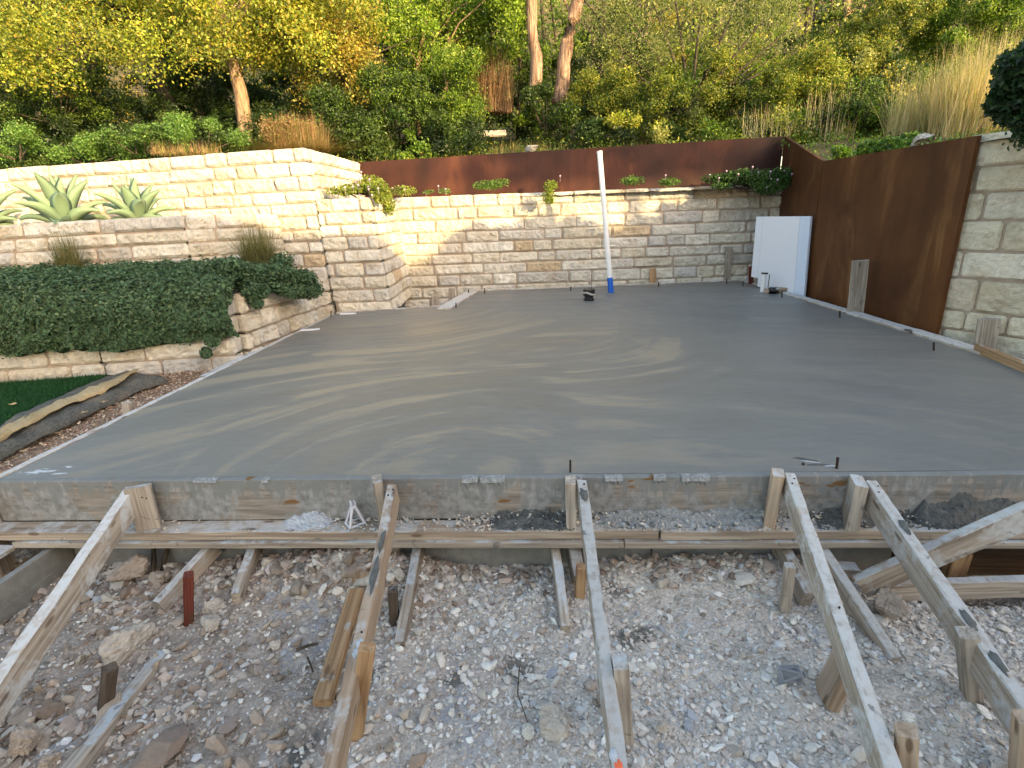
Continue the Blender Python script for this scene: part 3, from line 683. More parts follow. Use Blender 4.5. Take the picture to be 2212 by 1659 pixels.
# kickers and stakes below the ledge
GK = 'short kickers under the ledge'
def kick(px0, y0, px1, z1, mat, label, w=.034, h=.07, **k):
    P0 = Yp(px0[0], px0[1], y0); P1 = Zp(px1[0], px1[1], z1)
    return board('kicker', P0, P1, w, h, mat, label, 'kicker', group=GK, **k)
kick((458, 1168), 1.86, (335, 1300), -.345, 'wood_white', 'white-topped kicker beside the red stake')
kick((548, 1168), 1.87, (507, 1283), -.33, 'wood_grey', 'kicker with a sawn yellow end, right of the red stake')
kick((525, 1200), 1.86, (455, 1290), -.40, 'wood_dark', 'dark kicker lying low behind the red stake', w=.025, h=.03)
kick((842, 1165), 1.86, (786, 1240), -.37, 'wood_grey', 'kicker passing behind the brown strut', w=.034, h=.07)
kick((904, 1168), 1.87, (860, 1385), -.372, 'wood_grey', 'long kicker right of the brown strut, half buried')
kick((1197, 1166), 1.87, (1222, 1352), -.375, 'wood_grey', 'kicker left of the middle strut, buried in dirt')
kick((1238, 1166), 1.87, (1252, 1245), -.34, 'wood_grey', 'short broad kicker right behind the middle strut', w=.05)
kick((1688, 1162), 1.87, (1752, 1280), -.33, 'wood_grey', 'splattered kicker left of the second strut from the right', w=.042, h=.09)
kick((1778, 1180), 1.80, (1938, 1420), -.385, 'wood_white', 'long narrow kicker between the two right struts', w=.036, h=.06)
def gstake(pt, pb, zg, w, d, mat, label, yaw=0, bury=.06, **k):
    B = Zp(pb[0], pb[1], zg); T = Yp(pt[0], pt[1], B.y + k.pop('dy', 0)); B = B + (B - T).normalized() * bury
    return stake(T, B, w, d, mat, label, yaw=yaw, **k)
gstake((407, 1240), (408, 1335), -.40, .034, .036, 'wood_red', 'dark red painted stake', yaw=.5)
gstake((848, 1272), (852, 1345), -.41, .034, .040, 'wood_dark', 'dark stake stub right of the brown strut', yaw=.2)
gstake((776, 1229), (778, 1275), -.38, .052, .034, 'wood_tan', 'short tan stake stub behind the brown strut', yaw=.1)
gstake((238, 1440), (228, 1530), -.41, .032, .036, 'wood_dark', 'small weathered stub standing by the half-buried timber', yaw=-.55)
gstake((1256, 1222), (1253, 1280), -.385, .036, .036, 'wood_brown', 'orange stub beside the middle strut', yaw=.1)
gstake((794, 1396), (768, 1590), -.41, .044, .034, 'wood_brown', 'orange-brown stake right against the brown strut', yaw=.1, bury=.02)
gstake((1340, 1428), (1350, 1590), -.41, .040, .055, 'wood_grey', 'grey stake with a cement-splashed top against the middle strut', yaw=0)
gstake((1706, 1219), (1694, 1310), -.395, .034, .036, 'wood_grey', 'small grey-brown stub left of the second strut from the right', yaw=-.2)
sb = gstake((1838, 1400), (1788, 1500), -.40, .042, .092, 'wood_tan', 'broken wide block nailed to the second strut from the right', yaw=-.12, bury=.02, jag=.016, dy=.02)
gstake((2090, 1366), (2098, 1500), -.385, .046, .05, 'wood_grey', 'split stake standing against the far right strut', yaw=-.25)
gstake((1958, 1576), (1955, 1700), -.38, .044, .04, 'wood_tan', 'pale yellow stake at the bottom right', yaw=-.4)
gstake((2214, 1545), (2200, 1700), -.38, .036, .04, 'wood_tan', 'stake cut by the bottom right edge of the photo', yaw=-.1)
# loose timbers
board('timber', Zp(768, 1270, -.30), Zp(693, 1512, -.37), .056, .035, 'wood_brown', 'orange-brown timber lying left against the brown strut', 'timber', bev=.006)
board('timber', Zp(350, 1405, -.405), Zp(110, 1700, -.355), .042, .05, 'wood_grey', 'half-buried dusty timber at the bottom left', 'timber')
board('timber', Zp(1620, 1207, -.385), Zp(1692, 1252, -.375), .035, .02, 'wood_brown', 'short orange plank lying on the gravel at the right', 'timber')
P0 = Zp(1845, 1250, -.30); P1 = Yp(2290, 1052, 1.62)
board('brace', P0, P1, .036, .085, 'wood_white', 'diagonal brace rising to the right edge of the photo', 'brace', bev=.003)
board('timber', Zp(1870, 1262, -.37), Zp(2300, 1246, -.35), .038, .075, 'wood_grey', 'level dark-stained timber in the hollow at the right', 'timber')
board('stake', Zp(2075, 1195, -.30), Zp(2052, 1255, -.45), .07, .036, 'wood_brown', 'orange stake in the hollow behind the diagonal brace', 'stake', side=(1, 0, 0), drop=False, group=G_ST)
board('timber', Zp(1800, 1218, -.33), Zp(1852, 1222, -.33), .05, .035, 'wood_grey', 'short cut timber end in the hollow', 'timber')
board('post', (1.62, 2.12, -.25), (1.62, 2.12, -.62), .06, .04, 'wood_dark', 'dark post inside the hollow, left', 'post', side=(1, 0, 0), drop=False)
board('post', (2.22, 2.05, -.25), (2.22, 2.05, -.62), .05, .04, 'wood_dark', 'dark post inside the hollow, right', 'post', side=(1, 0, 0), drop=False)

# stakes at the back and right
def bstake(px, py0, py1, y, w, mat, label, d=.03, dx=0, yaw=0):
    B = Yp(px - dx, py1, y); T = Yp(px, py0, y); B = B + (B - T).normalized() * .1
    return stake(T, B, w, d, mat, label, yaw=yaw)
bstake(1575, 533, 604, 7.70, .085, 'wood_grey', 'tall thin grey stake against the back wall near the foam board', dx=5)
bstake(1640, 557, 603, 7.2, .085, 'wood_grey', 'grey stake in front of the foam board')
bstake(1622, 575, 603, 7.35, .06, 'wood_red', 'reddish stake behind the left foot of the foam board')
bstake(1410, 580, 612, 7.62, .09, 'wood_brown', 'small brown stake at the foot of the back wall')
bstake(837, 649, 671, 6.06, .065, 'wood_grey', 'small grey stake at the corner of the left wall')
bstake(940, 638, 663, 6.35, .085, 'wood_grey', 'grey stake under the near end of the flat corner plank')
bstake(976, 622, 640, 7.1, .085, 'wood_grey', 'grey stake under the far end of the flat corner plank')
B = Zp(1848, 678, -.02); T = Yp(1859, 562, B.y)
stake(T, B - Vector((0, 0, .1)), .14, .034, 'wood_grey', 'wide mould-stained stake standing before the right steel panel', yaw=-.1)
B = Zp(2130, 742, -.02); T = Yp(2137, 688, B.y)
stake(T, B - Vector((0, 0, .1)), .13, .036, 'wood_grey', 'wide grey stake at the foot of the right stone wall end', yaw=-.25)
board('plank', Zp(2113, 742, .055), Zp(2290, 815, .05), .036, .085, 'wood_brown', 'orange-brown ribbed plank leaning at the right edge', 'plank')
board('plank', Zp(1655, 626, .035), Yp(1732, 617, 6.62), .10, .035, 'wood_tan', 'short brown plank across the back right corner of the form', 'plank')
B = Zp(282, 875, -.13)
for (pt, pb, lab) in (((275, 868), (278, 900), 'short round-topped stub in the mulch by the left form edge'),):
    Bq = Zp(pb[0], pb[1], -.12); stake(Yp(pt[0], pt[1], Bq.y), Bq, .05, .04, 'wood_grey', lab)
board('timber', Zp(330, 884, -.04), Zp(362, 880, -.03), .035, .02, 'wood_tan', 'small wood offcut in the mulch by the left form edge', 'timber')

# ---------------------------------------------------------------- small fittings
def rebar(px, pyt, pyb, label, dy=0, z=0, r=.007, lean=0):
    Bq = Zp(px, pyb, z); T = Yp(px + lean, pyt, Bq.y); bm = bmesh.new()
    N = 8; pts = [Bq + (T - Bq) * (i / N) for i in range(-2, N + 1)]; bm_tube(bm, pts, [r * (1.0 + .12 * (i % 2)) for i in range(len(pts))], 8)
    o = link('rebar_pin', bm_mesh('rebar_pin', bm), M['rebar']); tag(o, label, 'rebar', 'rebar pins sticking out along the forms')
rebar(1232, 994, 1020, 'tall thin rebar pin in front of the middle strut', r=.004)
rebar(1807, 988, 1012, 'leaning rebar pin with a pale tip near the right struts', r=.005, lean=3)
rebar(1012, 625, 636, 'rebar pin at the far end of the flat corner plank')
rebar(1047, 622, 634, 'first rebar pin of the back form edge')
rebar(985, 654, 664, 'rebar pin beside the near end of the flat corner plank')
rebar(1233, 619, 628, 'rebar pin on the back form edge left of the black drain stub')
rebar(1423, 609, 620, 'rebar pin on the back form edge beside the small brown stake')
rebar(1570, 603, 613, 'rebar pin at the foot of the tall thin stake')
rebar(1605, 607, 618, 'rebar pin at the back right corner of the slab')
rebar(1689, 629, 643, 'rebar pin in front of the short brown plank')
rebar(1814, 672, 686, 'rebar pin at the right form edge near the wide stained stake')
rebar(2017, 740, 757, 'rebar pin at the right form edge below the steel panel corner', r=.006)
rebar(715, 672, 684, 'rebar pin at the back left corner of the slab', r=.006)
rebar(1735, 1000, 1004, 'short rebar stub in the rough patch of the slab edge', r=.005)

def pipe_obj():
    B = Zp(1320, 632, .0); T = Yp(1295, 328, B.y + .12); mid = B + (T - B) * .115; cp = B + (T - B) * .67
    root = empty('pole', B, 'tall leaning white plastic pipe with a blue lower end standing in the slab', 'pipe')
    d = (T - B)
    def seg(name, a, b, r0, r1, mat):
        bm = bmesh.new(); n = 10; pts = [B * 0 + d * (a + (b - a) * i / n) for i in range(n + 1)]
        bm_tube(bm, pts, [r0 + (r1 - r0) * i / n for i in range(n + 1)], 20); return link(name, bm_mesh(name, bm, False), M[mat], root)
    seg('pipe', .11, .995, .031, .031, 'white_pvc'); seg('coupling', .64, .68, .036, .036, 'white_pvc'); seg('blue_sleeve', -.02, .112, .036, .036, 'blue_pvc')
    bm = bmesh.new(); bm_tube(bm, [d * .99, d * 1.004], [.034, .034], 20); link('rim', bm_mesh('rim', bm), M['white_pvc'], root)
pipe_obj()
def drain():
    B = Zp(1272, 649, 0); root = empty('drain_stub', B, 'black taped drain stub set in the wet concrete', 'drain')
    bm = bmesh.new(); rg = random.Random(4)
    prof = [(.058, -.01), (.060, .025), (.052, .035), (.052, .055), (.066, .062), (.070, .085), (.066, .105), (.071, .112), (.068, .128), (.050, .132)]
    rings = []
    for r, z in prof: rings.append([bm.verts.new((r * math.cos(q) * (1 + rg.uniform(-.05, .05)), r * math.sin(q), z + rg.uniform(-.004, .004))) for q in [2 * math.pi * i / 18 for i in range(18)]])
    for A, B2 in zip(rings, rings[1:]):
        for j in range(18): bm.faces.new((A[j], A[(j + 1) % 18], B2[(j + 1) % 18], B2[j]))
    bm.faces.new(rings[-1]); link('hub', bm_mesh('hub', bm), M['black'], root)
    bm = bmesh.new(); bm_tube(bm, [(-.065, -.02, .09), (-.03, -.068, .10), (.03, -.068, .075), (.066, -.02, .07)], [.012] * 4, 6); link('tape_band', bm_mesh('tape', bm), m_plain('pale_tape', (.45, .42, .36), .6), root)
    bm = bmesh.new(); bm_tube(bm, [(.03, 0, .12), (.032, 0, .22), (.028, .002, .30)], [.003] * 3, 5); link('wire', bm_mesh('wire', bm), M['rebar'], root)
drain()
def foam():
    TR = Xp(1751, 467, 3.05); TL = Yp(1634, 468, 7.18); BR = Xp(1737, 640, 3.05); BL = Yp(1621, 615, 7.08)
    BR.y = TR.y - .10; BR = Yp(1736, 642, BR.y)
    root = empty('foam_board', (BL + BR) / 2, 'large white foam board leaning in the back right corner', 'foam board')
    off = root.location.copy(); nr = (TR - TL).cross(BL - TL).normalized()
    if nr.y > 0: nr = -nr
    def pnl(name, u0, u1, mat, v0=0, v1=1, th=.028):
        bm = bmesh.new(); q = []
        for d in (0, -th):
            for (u, v) in ((u0, v0), (u1, v0), (u1, v1), (u0, v1)):
                t = TL.lerp(TR, u); b = BL.lerp(BR, u); q.append(bm.verts.new(b.lerp(t, v) + nr * d - off))
        for f in ((0, 1, 2, 3), (7, 6, 5, 4), (0, 4, 5, 1), (1, 5, 6, 2), (2, 6, 7, 3), (3, 7, 4, 0)): bm.faces.new([q[i] for i in f])
        bmesh.ops.recalc_face_normals(bm, faces=bm.faces); link(name, bm_mesh(name, bm), M[mat], root)
    pnl('centre_sheet', .142, .822, 'foam'); pnl('edge_strip', 0, .138, 'foam', .12, 1); pnl('edge_strip', .826, 1, 'foam_blue', -.12, 1)
foam()
def white_riser():
    B = Zp(1647, 630, 0); T = Yp(1652, 589, B.y); d = T - B; root = empty('riser_pipe', B, 'short spattered white riser pipe with a dark cap at the back right corner', 'pipe')
    bm = bmesh.new(); bm_tube(bm, [d * 0 - Vector((0, 0, .02)), d * .5, d * .96], [.030, .028, .030], 14); link('pipe', bm_mesh('pipe', bm), M['white_pvc'], root)
    bm = bmesh.new(); bm_tube(bm, [d * .94, d * 1.0], [.040, .040], 14); link('cap', bm_mesh('cap', bm), M['black'], root)
    bm = bmesh.new(); bm_tube(bm, [d * .9 + Vector((.06, 0, 0)), d * .5 + Vector((.06, 0, 0)), Vector((.06, 0, .01))], [.005] * 3, 6); link('wire', bm_mesh('wire', bm), M['rebar'], root)
    B = Zp(1668, 634, 0); bm = bmesh.new(); bm_tube(bm, [(0, 0, 0), (0, 0, .03), (.02, 0, .05), (.02, 0, .07)], [.05, .055, .06, .045], 12)
    o = link('valve_cap', bm_mesh('valve_cap', bm), M['black']); o.location = B; tag(o, 'small black fitting beside the white riser pipe', 'fitting')
white_riser()
def chair(P, s, mat, label, flat=0.0, rz=0, base=1.0):
    root = empty('rebar_chair', P, label, 'rebar chair', 'plastic rebar chairs', rz=rz)
    bm = bmesh.new(); k = s
    for (x, y) in ((-1, -1), (1, -1), (1, 1), (-1, 1)):
        bm_tube(bm, [(x * .30 * k, y * .22 * k, 0), (x * .16 * k, y * .12 * k, .45 * k), (x * .06 * k, y * .05 * k, .72 * k)], [.055 * k, .05 * k, .06 * k], 6)
    for (x0, y0, x1, y1) in ((-1, -1, 1, -1), (1, -1, 1, 1), (1, 1, -1, 1), (-1, 1, -1, -1)):
        bm_tube(bm, [(x0 * .30 * k, y0 * .22 * k, .03 * k), (x1 * .30 * k, y1 * .22 * k, .03 * k)], [.045 * k] * 2, 6)
    link('legs', bm_mesh('chair_legs', bm), M[mat], root)
    bm = bmesh.new(); bm_box(bm, -.09 * k, .09 * k, -.09 * k, .09 * k, .68 * k, .80 * k); bm_box(bm, -.09 * k, -.05 * k, -.09 * k, .09 * k, .8 * k, 1.0 * k); bm_box(bm, .05 * k, .09 * k, -.09 * k, .09 * k, .8 * k, .96 * k)
    link('cradle', bm_mesh('chair_cradle', bm), M[mat], root)
    if flat:
        bm = bmesh.new(); bm_box(bm, -.42 * k, .42 * k, -.32 * k, .32 * k, -.03 * k, .02 * k, .01 * k); link('base_plate', bm_mesh('plate', bm), M[mat], root)
    return root
chair(Zp(768, 1131, -.178), .105, 'chair_white', 'white plastic rebar chair standing on the front ledge', rz=.7)
c2 = chair(Zp(1706, 1458, -.385), .085, 'chair_grey', 'grey plastic rebar chair lying on the gravel', flat=1, rz=.1); c2.rotation_euler = (.75, .05, .1)
board('plank', Zp(648, 712, .010), Zp(690, 709, .010), .05, .012, 'foam', 'small white plastic scrap lying on the left form edge', 'scrap')
board('plank', Zp(735, 677, .010), Zp(768, 676, .010), .05, .012, 'foam', 'small white scrap at the back left form edge', 'scrap')

for i_, (px_, py_, a_, b_, mt_, lb_) in enumerate([(1738, 992, .045, .010, 'cement_dark', 'dark torn scrape in the slab edge by the leaning rebar pin'), (1768, 1004, .05, .006, 'cement_dark', 'longer dark scrape beside the leaning rebar pin'), (1752, 998, .035, .004, 'cement_pale', 'pale streak in the rough patch of the slab edge'), (1795, 1007, .03, .005, 'cement_pale', 'small pale smear at the foot of the leaning rebar pin')]):
    P_ = Zp(px_, py_, .0005); patch('scrape', P_, Vector((a_, -.4 * a_ if i_ in (0, 2) else 0, 0)), Vector((0, b_, 0)), 1, mt_, lb_, 'scrape', seed=40 + i_, th=.003, group='rough marks on the slab edge')
P_ = Zp(1962, 714, .0125); patch('cement_patch', P_, (.012, .05, 0), (.03, 0, 0), 1, 'cement_dark', 'dark cement lump on the right form edge', 'cement lump', seed=77, th=.006)

for o_, sp_ in ((S2, [(.03, .008, .0006, 'z'), (.06, -.006, .0006, 'z'), (.62, .004, .0006, 'z')]), (S3, [(.025, .006, .0006, 'z'), (.05, -.008, .0006, 'z'), (.74, .0, .0006, 'z')]), (S4, [(.03, .006, .0006, 'z'), (.055, -.006, .0006, 'z'), (.55, .004, .0006, 'z')]), (S5, [(.03, .006, .0006, 'z'), (.06, -.006, .0006, 'z')])): nails(o_, sp_)
# ---------------------------------------------------------------- foliage generators (numpy)
def leaves_mesh(name, P, size, cols, normals=None, aspect=1.7, up_bias=0.0, fold=True, rng=RNG, jit=1.0):
    """P (n,3) leaf centres; each leaf a folded rhombus of two triangles-pairs"""
    n = len(P); P = np.asarray(P, np.float32)
    N = rng.normal(size=(n, 3)).astype(np.float32) * jit
    if normals is not None: N += normals
    N[:, 2] += up_bias
    N /= np.linalg.norm(N, axis=1, keepdims=True) + 1e-6
    T = rng.normal(size=(n, 3)).astype(np.float32); T -= (T * N).sum(1, keepdims=True) * N; T /= np.linalg.norm(T, axis=1, keepdims=True) + 1e-6
    B = np.cross(N, T); s = np.asarray(size, np.float32)
    if s.ndim == 0: s = np.full(n, s, np.float32)
    s = s * rng.uniform(.65, 1.35, n).astype(np.float32); s = s[:, None]
    a = P - T * s * .5; b = P + T * s * .5; w = s * .5 / aspect
    c = P + B * w + N * s * .10 - T * s * .05; d = P - B * w + N * s * .10 - T * s * .05
    V = np.stack([a, c, b, d], 1).reshape(-1, 3); i = np.arange(n) * 4
    F = np.stack([i, i + 1, i + 2, i + 3], 1)
    C = np.repeat(np.asarray(cols, np.float32), 4, 0)
    return mesh_np(name, V, F, C)
def palette(n, cols, w=None, var=.18, rng=RNG, hue=.07):
    cols = np.array(cols); k = rng.choice(len(cols), n, p=None if w is None else np.array(w) / sum(w))
    c = cols[k] * (1 + rng.uniform(-var, var, (n, 1))) ; c *= 1 + rng.uniform(-hue, hue, (n, 3)); return np.clip(c, .004, .95)
def clump_points(clumps, per, rng=RNG, shell=.45, gap=.0, jit=.2):
    """clumps: list of (x,y,z,rx,ry,rz); leaves gathered on twigs inside each"""
    out = []; nr = []; ids = []
    for ci, (x, y, z, rx, ry, rz) in enumerate(clumps):
        n = int(per * (rx * ry * rz) ** (1 / 3) ** 1) if per < 0 else int(per * max(.25, (rx * rz)))
        tw = max(4, n // 14); d = rng.normal(size=(tw, 3)); d /= np.linalg.norm(d, axis=1, keepdims=True)
        r = (shell + (1 - shell) * rng.random((tw, 1))) * rng.uniform(.6, 1.08, (tw, 1)); c = d * r
        k = rng.integers(0, tw, n); j = rng.normal(size=(n, 3)) * jit
        q = c[k] + j; p = q * np.array([rx, ry, rz]) + np.array([x, y, z]); out.append(p); nr.append(q); ids.append(np.full(n, ci))
    return np.concatenate(out), np.concatenate(nr).astype(np.float32), np.concatenate(ids)
def trunk_mesh(name, paths, seg=9, rough=.12):
    bm = bmesh.new()
    for pts, rads in paths:
        P = []; Rr = []
        for i in range(len(pts) - 1):
            a = Vector(pts[i]); b = Vector(pts[i + 1]); n = max(2, int((b - a).length / .16))
            for k in range(n):
                f = k / n; P.append(a.lerp(b, f) + Vector((nz(a.x + f * 3, a.z * 2, 1), nz(a.x + f * 3, a.z * 2, 7), 0)) * min(.04, rads[i] * .35)); Rr.append(rads[i] + (rads[i + 1] - rads[i]) * f)
        P.append(Vector(pts[-1])); Rr.append(rads[-1]); bm_tube(bm, P, Rr, seg)
    for v in bm.verts: v.co += Vector((nz(v.co.x * 9, v.co.y * 9, v.co.z * 3), nz(v.co.y * 9, v.co.z * 3, v.co.x * 9), 0)) * rough * .12
    return bm_mesh(name, bm, True)
def shift(me, off):
    n = len(me.vertices); a = np.empty(n * 3, np.float32); me.vertices.foreach_get('co', a); a = a.reshape(-1, 3) - np.array(off, np.float32); me.vertices.foreach_set('co', a.ravel()); me.update()
def tree(base, trunk_paths, clumps, per, lsize, pal, w, bark, label, group=None, name='tree', matl='leaf', var=.2, up=.2, zcol=None, cvar=.25):
    root = empty(name, base, label, 'tree' if name == 'tree' else name.replace('_', ' '), group)
    tm = trunk_mesh('trunk', trunk_paths); shift(tm, base); link('trunk', tm, M[bark], root)
    if clumps:
        P, nr, ids = clump_points(clumps, per); C = palette(len(P), pal, w, var)
        cv = 1 + RNG.uniform(-cvar, cvar, len(clumps)); C = C * cv[ids][:, None]
        me = leaves_mesh('crown', P - np.array(base), lsize, C, nr * .6, up_bias=up); link('crown', me, M[matl], root)
    return root
def branchy(base, top, crown, n, r0, rng=random):
    """limbs from along the trunk to clump centres"""
    out = []; base = Vector(base); top = Vector(top)
    for c in rng.sample(crown, min(n, len(crown))):
        c = Vector(c[:3]); f = rng.uniform(.35, .95); a = base.lerp(top, f); m = a.lerp(c, .5) + Vector((0, 0, .12 * (c - a).length))
        out.append(([a, m, c], [r0 * .45 * (1.2 - f), r0 * .25, r0 * .06]))
    return out

YEL = [(.34, .36, .045), (.42, .37, .05), (.22, .28, .035), (.29, .34, .05), (.07, .11, .02), (.44, .31, .06)]
GRN = [(.13, .22, .025), (.19, .29, .03), (.28, .37, .045), (.05, .10, .015)]
OLV = [(.17, .21, .06), (.25, .28, .08), (.09, .12, .03), (.33, .34, .11)]
SCR = [(.27, .32, .04), (.40, .41, .06), (.15, .21, .03), (.44, .39, .08), (.08, .13, .02)]
DRK = [(.03, .06, .012), (.045, .085, .018), (.07, .115, .022), (.022, .042, .010)]  # dark leaf tones; also stand in for shade under crowns and inside the wood

def px_clumps(lst, y0, y1, r, rng=random, dens=1.0, flat=.8):
    """crown clumps scattered so that they fill stretches of a slab of air: lst of (px0,py0,px1,py1,count)"""
    out = []
    for (x0, y0p, x1, y1p, n) in lst:
        for _ in range(int(n * dens)):
            y = rng.uniform(y0, y1); p = Yp(rng.uniform(x0, x1), rng.uniform(y0p, y1p), y); q = r * rng.uniform(.7, 1.3)
            out.append((p.x, p.y, p.z, q, q * .9, q * flat))
    return out
rs = random.Random(5)
# yellowing oak, left of centre
cl = px_clumps([(380, -60, 640, 95, 34), (430, 60, 560, 118, 8), (560, -60, 700, 120, 26), (640, 60, 690, 150, 5), (620, -80, 800, 60, 16)], 9.0, 10.8, .42, rs)
b = Vector(Yp(530, 300, 9.6)); b.z -= .1; tp = Yp(497, 95, 9.6)
tree(b, [([b, Yp(522, 215, 9.6), tp, Yp(470, -10, 9.7)], [.125, .11, .09, .04])] + branchy(b.lerp(tp, .6), Yp(480, 20, 9.7), cl, 14, .09, rs), cl, 2300, .052, YEL, [4, 4, 3, 4, 2, 1], 'bark_brown',
     'yellowing oak with a bent sunlit trunk above the left wall')
cl = px_clumps([(-120, -70, 250, 110, 44), (-100, 80, 130, 175, 12), (230, -70, 420, 115, 30), (330, 80, 400, 150, 3)], 9.2, 11.5, .46, rs)
b = Vector(Yp(370, 262, 10.8)); b.z -= .1
tree(b, [([b, Yp(362, 150, 10.8), Yp(365, 40, 10.9), Yp(380, -80, 10.9)], [.22, .20, .17, .10])] + branchy(b.lerp(Yp(365, 40, 10.9), .5), Yp(365, 0, 10.9), cl, 12, .12, rs), cl, 2300, .052, YEL, [3, 2, 4, 4, 3, .6], 'bark_dark',
     'yellowing oak with a thick dark trunk at the far left')
# orange-leaved young oak
cl = px_clumps([(665, 40, 800, 190, 16), (640, 90, 760, 150, 5)], 9.6, 10.6, .30, rs)
b = Vector(Yp(738, 300, 10.2)); b.z -= .1
tree(b, [([b, Yp(745, 180, 10.2), Yp(770, 60, 10.3), Yp(840, -20, 10.4)], [.05, .04, .03, .012]), ([Yp(745, 180, 10.2), Yp(690, 90, 10.1)], [.03, .01]), ([Yp(752, 140, 10.2), Yp(900, 80, 10.4)], [.02, .005])], cl, 2000, .05, [(.44, .31, .06), (.42, .35, .06), (.30, .25, .05), (.22, .24, .04)], None, 'bark_dark',
     'small oak turning orange between the yellow oak and the bright green tree')
# bright green trees in the middle
cl = px_clumps([(790, -60, 1150, 110, 46), (860, 100, 1060, 190, 14), (1080, -40, 1125, 60, 6)], 10.5, 12.4, .40, rs)
b = Vector(Yp(905, 290, 11.2)); b.z -= .1; b2 = Vector(Yp(985, 290, 11.5)); b2.z -= .1
tree(b, [([b, Yp(900, 150, 11.2), Yp(925, 20, 11.3), Yp(930, -60, 11.3)], [.045, .035, .03, .01]), ([b + Vector((.3, 0, 0)), Yp(975, 130, 11.4), Yp(960, 20, 11.5), Yp(1000, -60, 11.5)], [.04, .035, .03, .01])] + branchy(b, Yp(925, 20, 11.3), cl, 10, .05, rs), cl, 1900, .055, GRN, [2, 4, 4, 1], 'bark_brown',
     'bright green young tree just left of the two peeling trunks')
# two peeling cedars
for pts, r, lab in ((((1152, 205), (1160, 120), (1148, 60), (1152, -90)), .125, 'cedar with a peeling pale trunk, left of the pair in the middle'),
                    (((1208, 205), (1222, 110), (1245, 20), (1262, -90)), .135, 'cedar with a peeling pale trunk leaning right, right of the pair in the middle')):
    yy = 10.7; P = [Yp(x, y, yy) for x, y in pts]; P[0].z -= .15
    cl = px_clumps([(pts[3][0] - 130, -260, pts[3][0] + 110, -120, 16)], yy - .6, yy + .8, .5, rs)
    t = tree(P[0], [(P, [r, r * .85, r * .8, r * .7])] + branchy(P[1], P[3], cl, 5, .05, rs), cl, 1400, .06, DRK, None, 'bark_cedar', lab, 'peeling cedars')
# fine-leaved spreading shrub tree with many stems
b = Vector(Yp(1490, 262, 9.9)); b.z -= .1; st = []
ends = [(1290, 60), (1350, 20), (1400, -20), (1455, -30), (1520, -30), (1590, 10), (1650, 40), (1710, 60), (1750, 95), (1690, 110), (1640, 130), (1320, 120), (1570, 60), (1610, 90)]
for ex, ey in ends:
    e_ = Yp(ex, ey, 9.9 + rs.uniform(-.6, .6)); m = Vector(b).lerp(e_, .45); m.x += (e_.x - b.x) * -.12; st.append(([b, m, e_], [.046, .026, .006]))
    for k in range(4):
        f = rs.uniform(.45, .9); a = (m.lerp(e_, (f - .45) / .55)); st.append(([a, a + Vector((rs.uniform(-.3, .5), rs.uniform(-.3, .3), rs.uniform(.1, .45)))], [.008, .002]))
cl = px_clumps([(1270, -60, 1560, 90, 26), (1400, -60, 1760, 70, 22), (1280, 80, 1450, 150, 8), (1580, 80, 1700, 120, 5)], 9.4, 11.0, .38, rs)
tree(b, st, cl, 1350, .030, OLV, [3, 3, 3, 2], 'bark_dark', 'many-stemmed spreading bush with fine olive leaves behind the corner of the steel panels', name='bush', var=.25)
# slim trunks further back
for i, (x0, y0, x1, y1, yy, r, bk, lab) in enumerate([(1292, 160, 1300, -60, 14.5, .10, 'bark_dark', 'dark trunk behind the right-hand peeling cedar'), (1870, 120, 1850, -60, 13.5, .09, 'bark_brown', 'slim grey trunk leaning left in the brush at the upper right'),
        (1800, 140, 1836, -60, 14.5, .13, 'bark_brown', 'pale leaning trunk in the brush above the steel corner'), (1395, 120, 1390, -60, 15, .11, 'bark_cedar', 'pale trunk deep behind the fine-leaved bush'),
        (640, 200, 650, -60, 13.5, .08, 'bark_dark', 'dark slim trunk behind the yellow oak'), (200, 200, 190, -60, 13, .10, 'bark_dark', 'dark slim trunk deep in the woods at the far left'), (1050, 170, 1062, -60, 14, .07, 'bark_dark', 'dark slim trunk behind the bright green tree')]):
    P = [Yp(x0, y0 + 60, yy), Yp((x0 + x1) / 2 + 6, (y0 + y1) / 2, yy), Yp(x1, y1, yy)]
    tree(P[0], [(P, [r, r * .8, r * .6]), ([P[1], P[1] + Vector((.9, .3, .8))], [r * .3, .01]), ([P[1], P[1] + Vector((-.7, .3, .9))], [r * .3, .01])], [], 0, .05, DRK, None, bk, lab)

